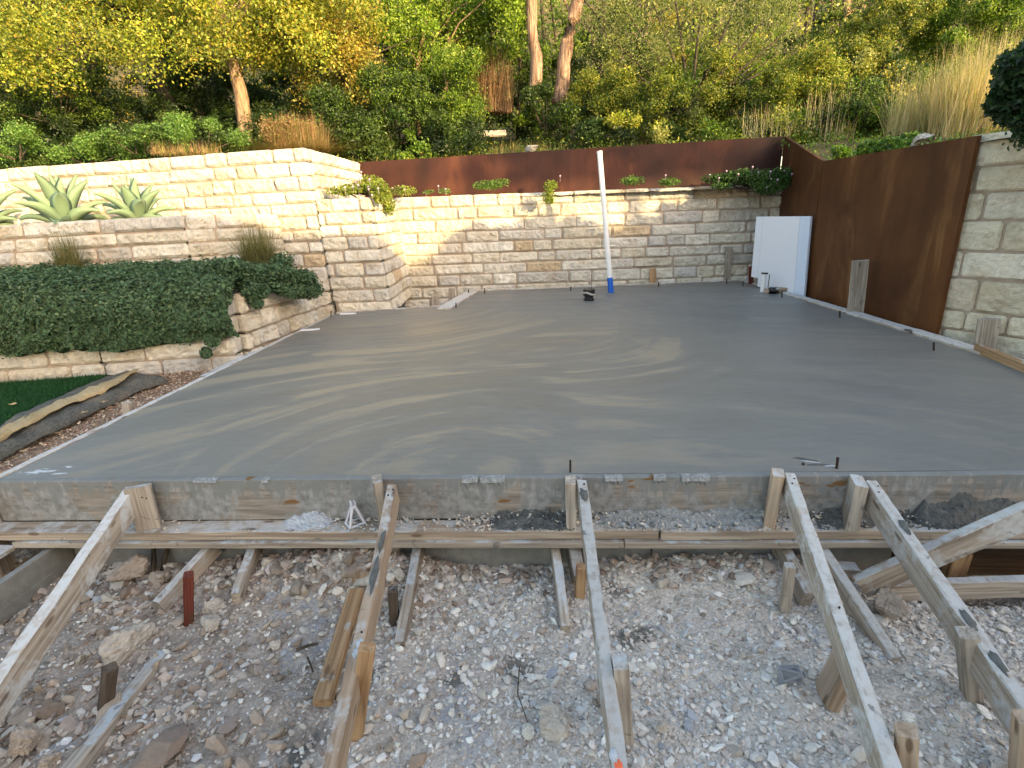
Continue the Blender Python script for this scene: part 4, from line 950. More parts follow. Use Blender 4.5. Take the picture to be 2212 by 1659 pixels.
# woodland behind, one mass of foliage
def wood_mass():
    rg = random.Random(9); C = []; cols = []
    for i in range(3600):
        y = 11.6 + 12.5 * rg.random() ** 1.4; x = rg.uniform(-1.08, 1.15) * y; z0 = hf_hill(x, y); z = z0 + rg.uniform(.1, 7.2) ** 1.0
        if (z - 1) / y > .42: continue
        q = rg.uniform(.35, .85)
        if nz(x * .5, y * .5, z * .8) < -.33: continue
        C.append((x, y, z, q, q, q * .8)); u = x / y
        dens = nz(x * .35, z * .5, 3)
        if u < -.25: pal = [YEL, DRK, DRK, DRK][rg.randrange(4)]  # mostly dark leaves here, woodland shade put into their colour
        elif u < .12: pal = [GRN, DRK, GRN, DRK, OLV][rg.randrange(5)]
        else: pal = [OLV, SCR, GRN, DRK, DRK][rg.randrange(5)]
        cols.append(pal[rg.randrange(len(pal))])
    P, nr, ids = clump_points(C, 330, shell=.25); cc = np.array(cols)[ids] * (1 + RNG.uniform(-.35, .35, (len(P), 1)))
    o = link('woodland', leaves_mesh('woodland', P, .085, np.clip(cc, .005, .9), nr * .5, up_bias=.15), M['leaf']); tag(o, 'dense mixed woodland rising behind the walls', 'woodland', kind='stuff')
    bm = bmesh.new()
    for i in range(110):
        y = rg.uniform(12.5, 23); x = rg.uniform(-1.0, 1.1) * y; z0 = hf_hill(x, y) - .1; r = rg.uniform(.02, .07); l = rg.uniform(-.6, .6)
        bm_tube(bm, [(x, y, z0), (x + l * .5, y, z0 + 2.2), (x + l * 1.4, y, z0 + 5.5)], [r, r * .8, r * .3], 6)
    o = link('woodland_stems', bm_mesh('woodland_stems', bm), M['bark_dark']); tag(o, 'thin grey stems of the woodland', 'woodland', kind='stuff')
wood_mass()

def under_mass():
    rg = random.Random(19); C = []; cols = []
    for i in range(1500):
        y = 8.6 + 4.6 * rg.random(); x = rg.uniform(-1.1, 1.15) * y; u = x / y; z0 = hf_hill(x, y)
        if -.10 < u < .085 and y < 11.4: continue
        hmax = (.35 + .55 * (y - 8.4)) * (.75 + .6 * nz(x * .6, y * .6, 3))
        z = z0 + rg.random() * max(.15, min(hmax, 2.2)); q = rg.uniform(.12, .34); C.append((x, y, z, q, q, q * .8))
        pal = DRK + DRK + YEL[4:5] if u < -.25 else (DRK + DRK + GRN if u < .12 else SCR + OLV + DRK + GRN[:2]); cols.append(pal[rg.randrange(len(pal))])  # leaves darkened at the left and middle to stand for crown shade
    P, nr, ids = clump_points(C, 1500, shell=.2); cc = np.array(cols)[ids] * (1 + RNG.uniform(-.35, .35, (len(P), 1)))
    o = link('undergrowth', leaves_mesh('undergrowth', P, .045, np.clip(cc, .005, .9), nr * .4, up_bias=.15), M['leaf']); tag(o, 'tangled undergrowth filling the bank below the trees', 'undergrowth', kind='stuff')
    print('under', len(P))
under_mass()
# undergrowth shrubs (countable ones near the wall)
def shrub(px, py, y, w, h, pal, label, per=2600, ls=.035, wts=None, group=None, cat='shrub', stems=True, name='shrub', var=.25, drop=0):
    B = Yp(px, py, y); rg = random.Random(int(px * 3 + py)); B.z -= drop; cl = []
    k = max(5, int(w * h * 16))
    for i in range(k):
        a = rg.uniform(-1, 1); v = rg.random(); q = rg.uniform(.10, .22) * min(1, .25 + h * 2)
        cl.append((B.x + a * w * .5 * (1 - .35 * v), B.y + rg.uniform(-.3, .3) * w, B.z + v * h, q, q, q * .8))
    st = []
    for c in rg.sample(cl, min(9, len(cl))): st.append(([Vector((B.x + (c[0] - B.x) * .3, B.y, B.z - .1)), Vector(c[:3])], [.010, .003]))
    root = empty(name, B, label, cat, group); tm = trunk_mesh('stems', st, 5, 0); shift(tm, B); link('stems', tm, M['bark_dark'], root)
    P, nr, ids = clump_points(cl, per * 1.7, shell=.15, jit=.38); C = palette(len(P), pal, wts, var); link('foliage', leaves_mesh('foliage', P - np.array(B), ls, C, nr * .6, up_bias=.2), M['leaf'], root)
BRN = [(.30, .17, .08), (.38, .25, .12), (.24, .15, .07), (.18, .19, .05)]
BGR = [(.13, .26, .05), (.18, .30, .07), (.09, .17, .035)]
grass_spots = []
SH = [(40, 320, 8.3, 1.2, .35, BGR, 'low bright green weeds above the left wall, at the photo edge'),
      (190, 330, 8.4, 1.4, .30, BGR, 'low green weeds above the left wall'),
      (300, 308, 8.2, 1.0, .20, BGR + DRK[:2], 'low green weeds above the left wall, before the oak trunks'),
      (440, 300, 8.3, 1.1, .30, BGR, 'bright green weed patch left of the bent oak trunk'),
      (640, 306, 8.25, 1.0, .30, BRN, 'low brown leafy weeds beneath the dry twig bush'),
      (110, 245, 10.2, 2.0, .8, DRK + GRN[:2], 'dark green shrub under the oaks at the far left'),  # dark palettes beneath the oaks carry crown shade in the leaf colour
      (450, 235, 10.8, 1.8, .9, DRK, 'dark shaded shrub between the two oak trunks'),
      (735, 300, 8.9, .8, .75, DRK + GRN[:1], 'dark shrub behind the left end of the steel panel'),
      (850, 290, 9.4, 1.4, 1.0, DRK + GRN[:2], 'dark green shrub behind the steel panel below the green tree'),
      (985, 270, 9.8, 1.2, 1.05, GRN, 'leafy shrub with yellowish tips left of the clearing'),
      (1180, 258, 10.0, 1.0, .55, DRK + GRN[:1], 'dark green shrub at the foot of the peeling cedars'),
      (1300, 255, 10.0, 1.2, .8, SCR, 'mixed green shrub right of the peeling cedars'),
      (1400, 262, 9.6, 1.3, .75, SCR[:3] + DRK[:1], 'mid-green shrub left of the many-stemmed bush'),
      (1600, 255, 9.8, 1.6, .9, SCR, 'yellow-green shrub right of the many-stemmed bush'),
      (1730, 270, 9.4, 1.3, 1.1, SCR, 'yellow-green shrub above the sloping steel edge'),
      (1850, 270, 8.9, 1.0, .62, DRK + GRN[:2], 'dark glossy shrub left of the tall dry grass'),
      (1930, 200, 11.0, 2.4, 1.6, SCR + OLV, 'high pale green shrub behind the tall dry grass'),
      (2110, 170, 10.6, 2.2, 1.5, GRN, 'high green shrub at the upper right corner'),
      (1020, 225, 11.8, 1.2, .9, BRN, 'patch of dry brown stalks left of the peeling cedars')]
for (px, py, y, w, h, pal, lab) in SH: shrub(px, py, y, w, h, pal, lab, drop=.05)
# dark leafy branch mass close at the right edge
cl = px_clumps([(2200, 95, 2295, 285, 32), (2178, 190, 2240, 255, 4)], 3.05, 3.5, .10, rs)
for _ in range(90):
    f_ = rs.random(); c_ = Vector((3.30 + 1.1 * f_, 3.15 + .45 * f_, 1.95 - .1 * f_)) + Vector((rs.uniform(-.12, .25), rs.uniform(-.2, .3), rs.uniform(-.38, .38))); cl.append((c_.x, c_.y, max(c_.z, 1.52), .13, .13, .11))
b = Vector((4.25, 3.7, 1.35))
tree(b, [([b, Vector((4.1, 3.6, 1.7)), Vector((3.9, 3.5, 2.1))], [.04, .03, .015])] + branchy(b, (3.95, 3.5, 2.0), cl, 14, .03, rs), cl, 9000, .036, [(.022, .055, .022), (.035, .085, .03), (.018, .04, .016)], None, 'bark_dark', 'dark glossy-leaved shrub cut by the right edge above the stone wall end', name='shrub')

# unseen tree behind the camera, crown placed along sun rays: dapples the back steel panel and the foot of the wood
def dapple_tree():
    rg = random.Random(31); cl = []
    for _ in range(215):
        x = rg.uniform(-1.25, 3.9) + (.5 if rg.random() < .3 else 0); z = 1.37 + (.55 if rg.random() < .5 else 1.9) * rg.random(); T = Vector((x, 8.2 + (z - 1.8) * .8 * (z > 1.9), z)) + sdir * rg.uniform(19, 23)
        q = rg.uniform(.08, .19) * (1.2 if x > .8 else .95); cl.append((T.x, T.y, T.z, q, q, q * .8))
    b = Vector((sdir.x * 21 + 1, 8 + sdir.y * 21, -.4)); tp = b + Vector((0, 0, 7))
    tree(b, [([b, b.lerp(tp, .5), tp], [.2, .16, .08])] + branchy(b, tp, cl, 9, .05, rg), cl, 700, .07, GRN, None, 'bark_brown', 'unseen tree behind the yard, crown shaped to dapple the steel panel')
dapple_tree()
# blades
def blades_mesh(name, bases, length, width, cols, lean=.35, seg=4, rng=RNG, droop=.5, root_spread=0, dirs=None):
    n = len(bases); B = np.asarray(bases, np.float32); L_ = np.asarray(length, np.float32) * rng.uniform(.4, 1.18, n)
    ang = rng.uniform(0, 2 * math.pi, n); D = np.stack([np.cos(ang), np.sin(ang), np.zeros(n)], 1)
    if dirs is not None: D = dirs
    le = np.abs(rng.normal(0, lean, n)); S = np.stack([-D[:, 1], D[:, 0], np.zeros(n)], 1)
    V = np.zeros((n, seg + 1, 2, 3), np.float32)
    for k in range(seg + 1):
        t = k / seg; out = le * t + droop * le * t * t; up = t * np.sqrt(np.clip(1 - np.minimum(le, .95) ** 2, .05, 1)) - droop * le * t * t * .45
        c = B + D * (L_ * out)[:, None]; c[:, 2] += L_ * up; w = width * (1 - t * .92) * .5
        V[:, k, 0] = c - S * w; V[:, k, 1] = c + S * w
    V = V.reshape(-1, 3); F = []
    i = np.arange(n)[:, None] * (seg + 1) * 2 + np.arange(seg)[None, :] * 2; i = i.ravel()
    F = np.stack([i, i + 1, i + 3, i + 2], 1); C = np.repeat(np.asarray(cols, np.float32), (seg + 1) * 2, 0)
    return mesh_np(name, V, F, C)
def grass_clump(P, n, h, spread, pal, label, lean=.4, w=.004, group=None, cat='ornamental grass', name='grass_clump', droop=.5):
    a = RNG.uniform(0, 6.283, n); r = np.sqrt(RNG.random(n)) * spread; B = np.stack([np.cos(a) * r, np.sin(a) * r * .7, np.zeros(n)], 1)
    o = link(name, blades_mesh(name, B, np.full(n, h), w, palette(n, pal), lean, droop=droop), M['grass']); o.location = P; return tag(o, label, cat, group)
OG = [(.16, .15, .06), (.22, .20, .09), (.12, .14, .05), (.28, .24, .12)]
grass_clump(Yp(155, 590, 4.95), 700, .40, .10, OG, 'tuft of fine grass behind the creeper at the left', group='fine grass tufts', lean=.32)
grass_clump(Yp(562, 575, 5.15), 1300, .42, .16, OG, 'larger tuft of fine grass by the end of the creeper', group='fine grass tufts', lean=.42)
TAN = [(.60, .48, .28), (.68, .57, .35), (.50, .40, .21), (.40, .38, .16)]
for (px, py, y, n, h, sp, lab) in [(1985, 292, 8.1, 800, .85, .42, 'tall dry golden grass, left clump at the right of the slope'), (2075, 290, 7.6, 1500, 1.05, .38, 'tall dry golden grass, right and densest clump before the stone wall end'),
                                   (2150, 285, 8.0, 900, 1.25, .5, 'tall dry golden grass at the far right behind the others'), (1790, 288, 8.8, 260, .7, .35, 'thin dry grass above the sloping steel edge'), (1070, 230, 11.5, 500, 1.1, .35, 'dry brown stalks standing at the clearing left of the cedars'), (1665, 288, 8.8, 260, .5, .4, 'short dry grass behind the steel panel corner')]:
    B = Yp(px, py, y); B.z -= .12; grass_clump(B, n, h, sp, TAN if 'brown' not in lab else [(.30, .18, .10), (.40, .26, .15)], lab, lean=.22, w=.010, group='dry grass clumps', cat='dry grass', name='dry_grass')
grass_clump(Yp(645, 315, 8.2) + Vector((0, 0, -.1)), 2600, .50, .42, [(.34, .20, .11), (.42, .28, .15), (.26, .16, .08), (.20, .20, .06)], 'rounded bush of dry red-brown twigs at the corner of the left wall', lean=.95, w=.007, cat='bush', name='dry_bush', droop=.25)
grass_clump(Yp(400, 318, 8.1) + Vector((0, 0, -.1)), 700, .17, .5, [(.34, .20, .11), (.42, .28, .15), (.20, .24, .06)], 'low patch of dry reddish stalks above the left wall', lean=.6, w=.007, cat='bush', name='dry_bush', droop=.25)
def hill_grass():
    n = 15000; x = RNG.uniform(-9, 9, n); y = RNG.uniform(8.1, 11.5, n); z = np.array([hf_hill_c(a, b) for a, b in zip(x, y)]); m = np.array([nz(a * .7, b * .7, 4) > -.25 for a, b in zip(x, y)])
    B = np.stack([x, y, z - .01], 1)[m]; n = len(B); o = link('hill_grass', blades_mesh('hill_grass', B, np.full(n, .17), .009, palette(n, [(.14, .20, .05), (.24, .22, .08), (.36, .29, .13), (.09, .14, .03)]), .5, 3), M['grass']); tag(o, 'rough grass on the bank above the walls', 'grass', kind='stuff')
    n = 26000; x = RNG.uniform(-9, 9, n); y = RNG.uniform(8.1, 12.5, n); z = np.array([hf_hill_c(a, b) for a, b in zip(x, y)]) + RNG.random(n) ** 2 * .22; k = np.array([nz(a * 1.3, b * 1.3, 9) > 0 for a, b in zip(x, y)])
    P = np.stack([x, y, z], 1)[k]; o = link('ground_cover', leaves_mesh('ground_cover', P, .045, palette(len(P), BGR + DRK + SCR), up_bias=.8), M['leaf']); tag(o, 'low weeds covering the bank above the walls', 'ground cover', kind='stuff')
    n = 3500; x = RNG.uniform(3.2, 6, n); y = RNG.uniform(4.6, 8.0, n); z = np.array([hf_verge(a, b) for a, b in zip(x, y)]) + RNG.random(n) * .10
    P = np.stack([x, y, z], 1); P = P[np.array([nz(a * 1.6, b * 1.6, 2) > .0 for a, b in zip(x, y)])]
    o = link('ground_cover', leaves_mesh('ground_cover', P, .04, palette(len(P), BGR + GRN), up_bias=.8), M['leaf']); tag(o, 'green weeds on the verge above the right steel panel', 'ground cover', kind='stuff')
hill_grass()

# ---------------------------------------------------------------- creeper over the low wall
def creeper():
    V = []; S_ = []
    rg = random.Random(3)
    def front(x):      # y of the low wall face
        if x < -3.6: return 3.52 + (x + 6.8) * (.54 / 3.2)
        return 4.06 + (x + 3.6) * .16
    def zlow(x): return .085 + .05 * nz(x * 3, 1.3) + .04 * nz(x * 9, 2) + max(0, (x + 2.95)) * .12
    nu = 150; nvv = 46; xs = np.linspace(-6.6, -2.47, nu); grid = []
    for x in xs:
        yf = front(x) - .03; col = []
        yb = 4.86 + (x + 8.4) * .066 if x < -3.4 else 5.2
        for j in range(nvv):
            t = j / (nvv - 1)
            if t < .42:
                q = t / .42; z = zlow(x) + (.50 - zlow(x)) * q; y = yf - .10 * math.sin(q * math.pi * .62) - .04
            elif t < .62:
                q = (t - .42) / .2; a_ = q * math.pi / 2; y = yf - .13 + .16 * (1 - math.cos(a_)) ; z = .50 + .10 * math.sin(a_)
            else:
                q = (t - .62) / .38; y = yf + .03 + (yb - yf - .03) * q; z = .60 + .04 * q - (.05 if x > -2.8 else 0)
            y += .045 * nz(x * 2.2, t * 5, 3); z += .03 * nz(x * 2.6, t * 6, 8)
            col.append((x, y, z))
        grid.append(col)
    G = np.array(grid)                                   # nu,nv,3
    # rounded right end
    e = np.clip((G[:, :, 0] + 2.80) / .30, 0, 1); cz = .42; G[:, :, 2] = G[:, :, 2] * (1 - e * .0) ; 
    V = G.reshape(-1, 3); i = np.arange(nu - 1)[:, None] * nvv + np.arange(nvv - 1)[None]; i = i.ravel(); F = np.stack([i, i + nvv, i + 1 + nvv, i + 1], 1)
    root = empty('creeper', (-4.2, 4.2, .3), 'thick dark green creeper spilling over the low limestone wall', 'creeper')
    F = F[V[F[:, 0], 0] < -2.86]
    me = mesh_np('mat', V - np.array([-4.2, 4.2, .3]) + np.array([0, .035, -.03]), F, smooth=True); link('shade_mat', me, m_simple_noise('creeper_shade', (.010, .022, .012), (.02, .045, .022), 20), root)  # dark underlay; the shade between the leaves is in its colour
    du = np.diff(G, axis=0)[:, :-1]; dv = np.diff(G, axis=1)[:-1]; N = np.cross(dv, du); N /= np.linalg.norm(N, axis=2, keepdims=True) + 1e-9
    if N[10, 5, 1] > 0: N = -N
    def scatter(n, xmin=-7):
        iu = RNG.integers(0, nu - 1, n); iv = RNG.integers(0, nvv - 1, n); a = RNG.random((n, 1)); b_ = RNG.random((n, 1))
        P = G[iu, iv] + du[iu, iv] * a + dv[iu, iv] * b_; return P, N[iu, iv]
    P, Nn = scatter(76000); lump = np.array([nz(p[0] * 9, p[1] * 9 + 3, p[2] * 9) for p in P]); P = P + Nn * (RNG.random((len(P), 1)) * .03 + lump[:, None] * .055 + np.where(RNG.random((len(P), 1)) < .05, RNG.random((len(P), 1)) * .05, 0))
    # extra tufts: hang between blocks, right end by the grass
    ex = []
    path = [((470, 585, 4.35), .15), ((500, 590, 4.45), .15), ((540, 598, 4.6), .14), ((580, 600, 4.75), .14), ((620, 602, 4.95), .13), ((655, 608, 5.1), .10), ((600, 575, 5.15), .12), ((520, 575, 4.9), .14)]
    for _ in range(150):
        i = rg.randrange(len(path) - 1); f = rg.random(); (a0, r0), (a1, r1) = path[i], path[min(i + 1, 5)] if i < 5 else path[i]
        q = [a0[k] + (a1[k] - a0[k]) * f for k in range(3)]; r = rg.uniform(.045, .095); c = np.array(Yp(q[0] + rg.uniform(-22, 22), q[1] + rg.uniform(-14, 30) - 4, q[2])); k = int(r * 2600)
        d = RNG.normal(size=(k, 3)); d /= np.linalg.norm(d, axis=1, keepdims=True); ex.append((c + d * r * (.6 + .5 * RNG.random((k, 1))) * np.array([1.3, 1, .75]), d))
    for (px, py, y, r) in [(548, 640, 4.45, .06), (556, 655, 4.45, .045), (540, 625, 4.42, .07), (565, 628, 4.5, .06), (610, 625, 4.8, .06), (628, 632, 4.85, .05), (470, 700, 4.12, .05), (458, 735, 4.08, .05), (445, 762, 4.05, .04), (472, 665, 4.12, .06), (640, 622, 4.95, .06), (480, 640, 4.15, .07), (476, 615, 4.15, .08)]:
        c = np.array(Yp(px, py, y)); k = int(r * 9000); d = RNG.normal(size=(k, 3)); d /= np.linalg.norm(d, axis=1, keepdims=True); ex.append((c + d * r * (.5 + .7 * RNG.random((k, 1))), d))
    P = np.concatenate([P] + [a for a, _ in ex]); Nn = np.concatenate([Nn] + [b for _, b in ex])
    C = palette(len(P), [(.075, .135, .075), (.10, .17, .09), (.05, .09, .05), (.14, .20, .11)], [4, 3, 2, 1.5], .28)
    me = leaves_mesh('leaves', P - np.array([-4.2, 4.2, .3]), .028, C, Nn.astype(np.float32) * 1.1 + np.array([0, 0, .5], np.float32), aspect=1.45, jit=.6); link('leaves', me, M['leaf_matt'], root)
creeper()

# ---------------------------------------------------------------- agaves
def agave(P, s, label, rz=0, n=24, seed=1):
    rg = random.Random(seed); bm = bmesh.new(); cl = bm.loops.layers.float_color.new('tint')
    for i in range(n):
        f = i / (n - 1); ang = i * 2.39996 + rg.uniform(-.15, .15); el = R(12 + 72 * f ** 1.1) ; L_ = s * (.62 + .30 * math.sin(f * 2.6)) * rg.uniform(.9, 1.1); W = s * .165 * (1.0 if f < .8 else .8)
        D = Vector((math.cos(ang), math.sin(ang), 0)); S = Vector((-math.sin(ang), math.cos(ang), 0)); N = 9; rows = []; p = D * s * .05 + Vector((0, 0, .02 + .16 * s * f)); a_ = el + .1
        for k in range(N + 1):
            t = k / N; w = W * (.55 + 1.1 * t - .4 * t * t) if t < .45 else W * (.965) * max(0.02, (1 - ((t - .45) / .55) ** 1.9)); a_ = el + .18 - (1 - f) * .85 * t * t - .1 * t
            if k: p = p + (D * math.cos(a_) + Vector((0, 0, math.sin(a_)))) * (L_ / N)
            up = (-D * math.sin(a_) + Vector((0, 0, math.cos(a_)))); cup = w * .55
            rows.append([bm.verts.new(p - S * w + up * cup), bm.verts.new(p - S * w * .5 + up * cup * .3), bm.verts.new(p), bm.verts.new(p + S * w * .5 + up * cup * .3), bm.verts.new(p + S * w + up * cup), bm.verts.new(p + S * w * .5 - up * (.014 * s * 3 - cup * .2)), bm.verts.new(p - S * w * .5 - up * (.014 * s * 3 - cup * .2))])
        c0 = Vector((.20, .29, .19)) * rg.uniform(.85, 1.15)
        for A, B in zip(rows, rows[1:]):
            for j in range(7):
                fc = bm.faces.new((A[j], A[(j + 1) % 7], B[(j + 1) % 7], B[j])); fc.smooth = True
                for lp in fc.loops: e = 1.25 if j in (0, 3) else 1.0; lp[cl] = (c0.x * e, c0.y * e, c0.z * e * .95, 1)
    bmesh.ops.recalc_face_normals(bm, faces=bm.faces)
    root = empty('agave', P, label, 'agave', 'agaves in the raised bed', rz=rz)
    link('leaves', bm_mesh('agave_leaves', bm, True), M['agave'], root)
t = MT('agave_skin', .55, .35); M['agave'] = t.done(t.mix(.35, t.attr(), t.ramp(t.noise(t.co(), 6, 3), [(.3, .7), (.7, 1.1)]), 'MULTIPLY'))
p = Yp(140, 472, 5.5); p.z = .98; agave(p, .54, 'large pale green agave, left of the two whole ones', rz=.3, seed=4, n=21)
p = Yp(297, 462, 5.6); p.z = 1.0; agave(p, .46, 'slightly smaller agave, right of the two whole ones', rz=1.2, seed=9, n=19)
p = Yp(-40, 484, 5.45); p.z = .98; agave(p, .50, 'agave cut by the left edge of the photo', rz=.7, seed=5, n=24)

# ---------------------------------------------------------------- trailing flowers on the back wall
M['lilac'] = m_plain('lilac_flowers', (.55, .42, .52), .8, .1)
def trail(lst, label, flowers=0, pal=((.12, .22, .04), (.17, .28, .05), (.08, .15, .03)), ls=.032, cat='trailing plant'):
    Ps = []; Nn = []; root_p = Yp(lst[0][0], lst[0][1], lst[0][2])
    for (px, py, y, rx, rz, n) in lst:
        c = np.array(Yp(px, py, y)); d = RNG.normal(size=(n, 3)); d /= np.linalg.norm(d, axis=1, keepdims=True); r = RNG.random((n, 1)) ** .5
        Ps.append(c + d * r * np.array([rx, .10, rz])); Nn.append(d)
    P = np.concatenate(Ps); root = empty('trailing_plant', root_p, label, cat, 'plants trailing over the back wall')
    link('foliage', leaves_mesh('foliage', P - np.array(root_p), ls, palette(len(P), list(pal)), np.concatenate(Nn).astype(np.float32) * .6, up_bias=.4), M['leaf'], root)
    bm = bmesh.new()
    for _ in range(max(6, len(P) // 60)):
        q = Vector(P[RNG.integers(len(P))]) - root_p; bm_tube(bm, [Vector((0, .10, -.01)), Vector((q.x * .7, .10, min(q.z, 0))), q + Vector((0, 0, .01))], [.004, .003, .0018], 4)
    link('stems', bm_mesh('stems', bm), M['bark_dark'], root)
    if flowers:
        bm = bmesh.new(); bmesh.ops.create_icosphere(bm, subdivisions=1, radius=.013); bm_tube(bm, [(0, 0, 0), (0, .02, -.07)], [.0016] * 2, 4)
        fm = bm_mesh('flower', bm); fm.materials.append(M['lilac'])
        for _ in range(flowers):
            q = Vector(P[RNG.integers(len(P))]) - root_p + Vector((RNG.uniform(-.05, .05), -.05, RNG.uniform(.0, .09)))
            fo = bpy.data.objects.new('flower', fm); COL.objects.link(fo); fo.parent = root; fo.location = q
LG = ((.20, .27, .03), (.27, .33, .05), (.15, .21, .03), (.33, .33, .08))
trail([(740, 412, 6.3, .22, .06, 500), (780, 405, 6.4, .22, .07, 700), (822, 415, 6.2, .12, .14, 800), (838, 440, 6.6, .09, .14, 700), (800, 392, 6.7, .16, .08, 350), (868, 412, 7.2, .20, .07, 450)], 'sunlit yellow-green plant with lilac flowers spilling over the step of the left wall', 34, LG)
trail([(1055, 400, 7.55, .24, .07, 420), (1080, 395, 7.55, .14, .06, 200)], 'small green plant on top of the back wall, left of the pipe')
trail([(1190, 400, 7.45, .10, .07, 260), (1186, 425, 7.33, .09, .10, 380)], 'small yellow-green plant drooping over the back wall, midway along', 2, LG)
trail([(960, 412, 7.5, .10, .04, 90), (925, 414, 7.5, .08, .03, 60)], 'sparse weed sprigs on the back wall behind the left end', 3)
trail([(1365, 390, 7.6, .18, .07, 350)], 'small green plant on the back wall just right of the pipe')
trail([(1445, 393, 7.6, .16, .06, 320)], 'second small green plant right of the pipe on the back wall', 1)
trail([(1560, 385, 7.6, .30, .07, 900), (1610, 380, 7.55, .28, .10, 1200), (1660, 388, 7.5, .26, .14, 1800), (1690, 385, 7.5, .16, .15, 1100), (1560, 402, 7.5, .16, .05, 300), (1660, 405, 7.45, .20, .10, 900)], 'largest dark green trailing plant at the right end of the back wall', 16, ((.055, .12, .025), (.08, .16, .03), (.04, .085, .02)))

# ---------------------------------------------------------------- lawn, fabric roll, paper
def lawn():
    pts = [Zp(-200, 870, -.13), Zp(-120, 828, -.13), Zp(0, 826, -.13), Zp(120, 817, -.13), Zp(232, 808, -.13), Zp(225, 815, -.13), Zp(160, 838, -.13), Zp(90, 870, -.13), Zp(0, 916, -.13), Zp(-150, 1000, -.13)]
    xs = [p.x for p in pts]; ys = [p.y for p in pts]
    def inside(x, y):
        c = False; j = len(pts) - 1
        for i in range(len(pts)):
            if (ys[i] > y) != (ys[j] > y) and x < (xs[j] - xs[i]) * (y - ys[i]) / (ys[j] - ys[i]) + xs[i]: c = not c
            j = i
        return c
    bm = bmesh.new(); f = bm.faces.new([bm.verts.new((p.x, p.y, -.148)) for p in pts]); e = bmesh.ops.extrude_face_region(bm, geom=[f]);
    for v in e['geom']:
        if isinstance(v, bmesh.types.BMVert): v.co.z = -.135
    bmesh.ops.recalc_face_normals(bm, faces=bm.faces)
    tag(link('lawn', bm_mesh('lawn', bm), M['lawn']), kind='structure')
    P = []
    while len(P) < 26000:
        x = RNG.uniform(min(xs), max(xs)); y = RNG.uniform(min(ys), max(ys))
        if inside(x, y): P.append((x, y, -.136))
    n = len(P); o = link('turf_blades', blades_mesh('turf_blades', P, np.full(n, .030), .004, palette(n, [(.02, .085, .03), (.035, .12, .04), (.05, .14, .05), (.02, .06, .03)]), .6, 2), M['grass']); tag(o, 'short green turf beside the low wall', 'grass', kind='stuff')
    for i, (px, py, lab) in enumerate([(28, 873, 'fallen leaf on the turf at the photo edge'), (135, 865, 'fallen leaf on the turf nearest the low wall'), (183, 890, 'larger fallen leaf on the turf near the roll'), (224, 868, 'fallen leaf at the turf tip'), (80, 915, 'fallen leaf by the paper strip')]):
        c = Zp(px, py, -.10); bm = bmesh.new(); r = .022
        v = [bm.verts.new(c + Vector((r * math.cos(q + i) * (1 if k % 2 else .5), r * math.sin(q + i) * (1 if k % 2 else .5), .004 * (k % 3)))) for k, q in enumerate([j * 2 * math.pi / 8 for j in range(8)])]; bm.faces.new(v)
        o = link('fallen_leaf', bm_mesh('fallen_leaf', bm), M['paper']); o.modifiers.new('th', 'SOLIDIFY').thickness = .002; tag(o, lab, 'leaf', 'fallen leaves on the turf')
lawn()
def ribbon(name, L1, L2, mat, label, cat, z0=-.1, bulge=.05, folds=5, seed=1, nv=14, ripple=.012):
    """rolled or lying cloth between two edge lines (matching pixel points on the bed)"""
    rg = random.Random(seed); V = []; n1 = 60; A = [Zp(x, y, z0) for x, y in L1]; B = [Zp(x, y, z0) for x, y in L2]
    def samp(P, t):
        t *= len(P) - 1; i = min(int(t), len(P) - 2); return P[i].lerp(P[i + 1], t - i)
    for i in range(n1):
        t = i / (n1 - 1); a = samp(A, t); b = samp(B, t)
        for j in range(nv):
            s = j / (nv - 1); p = a.lerp(b, s); h = bulge * math.sin(math.pi * s) ** .7 * (1 + .35 * nz(t * 7, seed)) + ripple * nz(s * 6 + t * 3 * folds, t * 9, seed) + ripple * .8 * math.sin(s * 14 + 4 * nz(t * 5, seed, 2)); V.append((p.x, p.y, z0 + h - .02))
    i = np.arange(n1 - 1)[:, None] * nv + np.arange(nv - 1)[None]; i = i.ravel(); F = np.stack([i, i + 1, i + 1 + nv, i + nv], 1)
    o = link(name, mesh_np(name, V, F, smooth=True), mat); md = o.modifiers.new('th', 'SOLIDIFY'); md.thickness = .006; return tag(o, label, cat)
t = MT('woven_ground_cloth', .85, .2); v = t.co(scale=(1, 1, 1)); w1 = t.noise(t.co(scale=(60, 14, 60), rot=(0, 0, .35)), 3, 3, .6); n1_ = t.noise(v, 7, 5, .6)
c_ = t.mix(t.ramp(w1, [(.35, 0), (.65, 1)]), (.055, .055, .048), (.16, .155, .135)); c_ = t.mix(t.ramp(n1_, [(.5, 0), (.68, .6)]), c_, (.25, .20, .14)); M['cloth'] = t.done(c_, None, t.bump(w1, .6, .004))
ribbon('ground_cloth', [(362, 818), (300, 838), (200, 885), (120, 925), (40, 965), (-60, 1010)], [(225, 812), (160, 838), (100, 865), (40, 892), (0, 916), (-110, 975)], M['cloth'], 'roll of dark woven ground cloth folded back between turf and mulch', 'ground cloth', z0=-.12, bulge=.062, seed=3, ripple=.012)
ribbon('paper_strip', [(270, 812), (240, 832), (190, 850), (130, 875), (70, 905), (20, 930), (-30, 955)], [(300, 795), (228, 820), (175, 840), (115, 866), (58, 893), (2, 919), (-60, 945)], M['paper'], 'torn strip of tan backing curling along the roll of ground cloth', 'backing strip', z0=-.050, bulge=.012, seed=6, nv=6, ripple=.014)

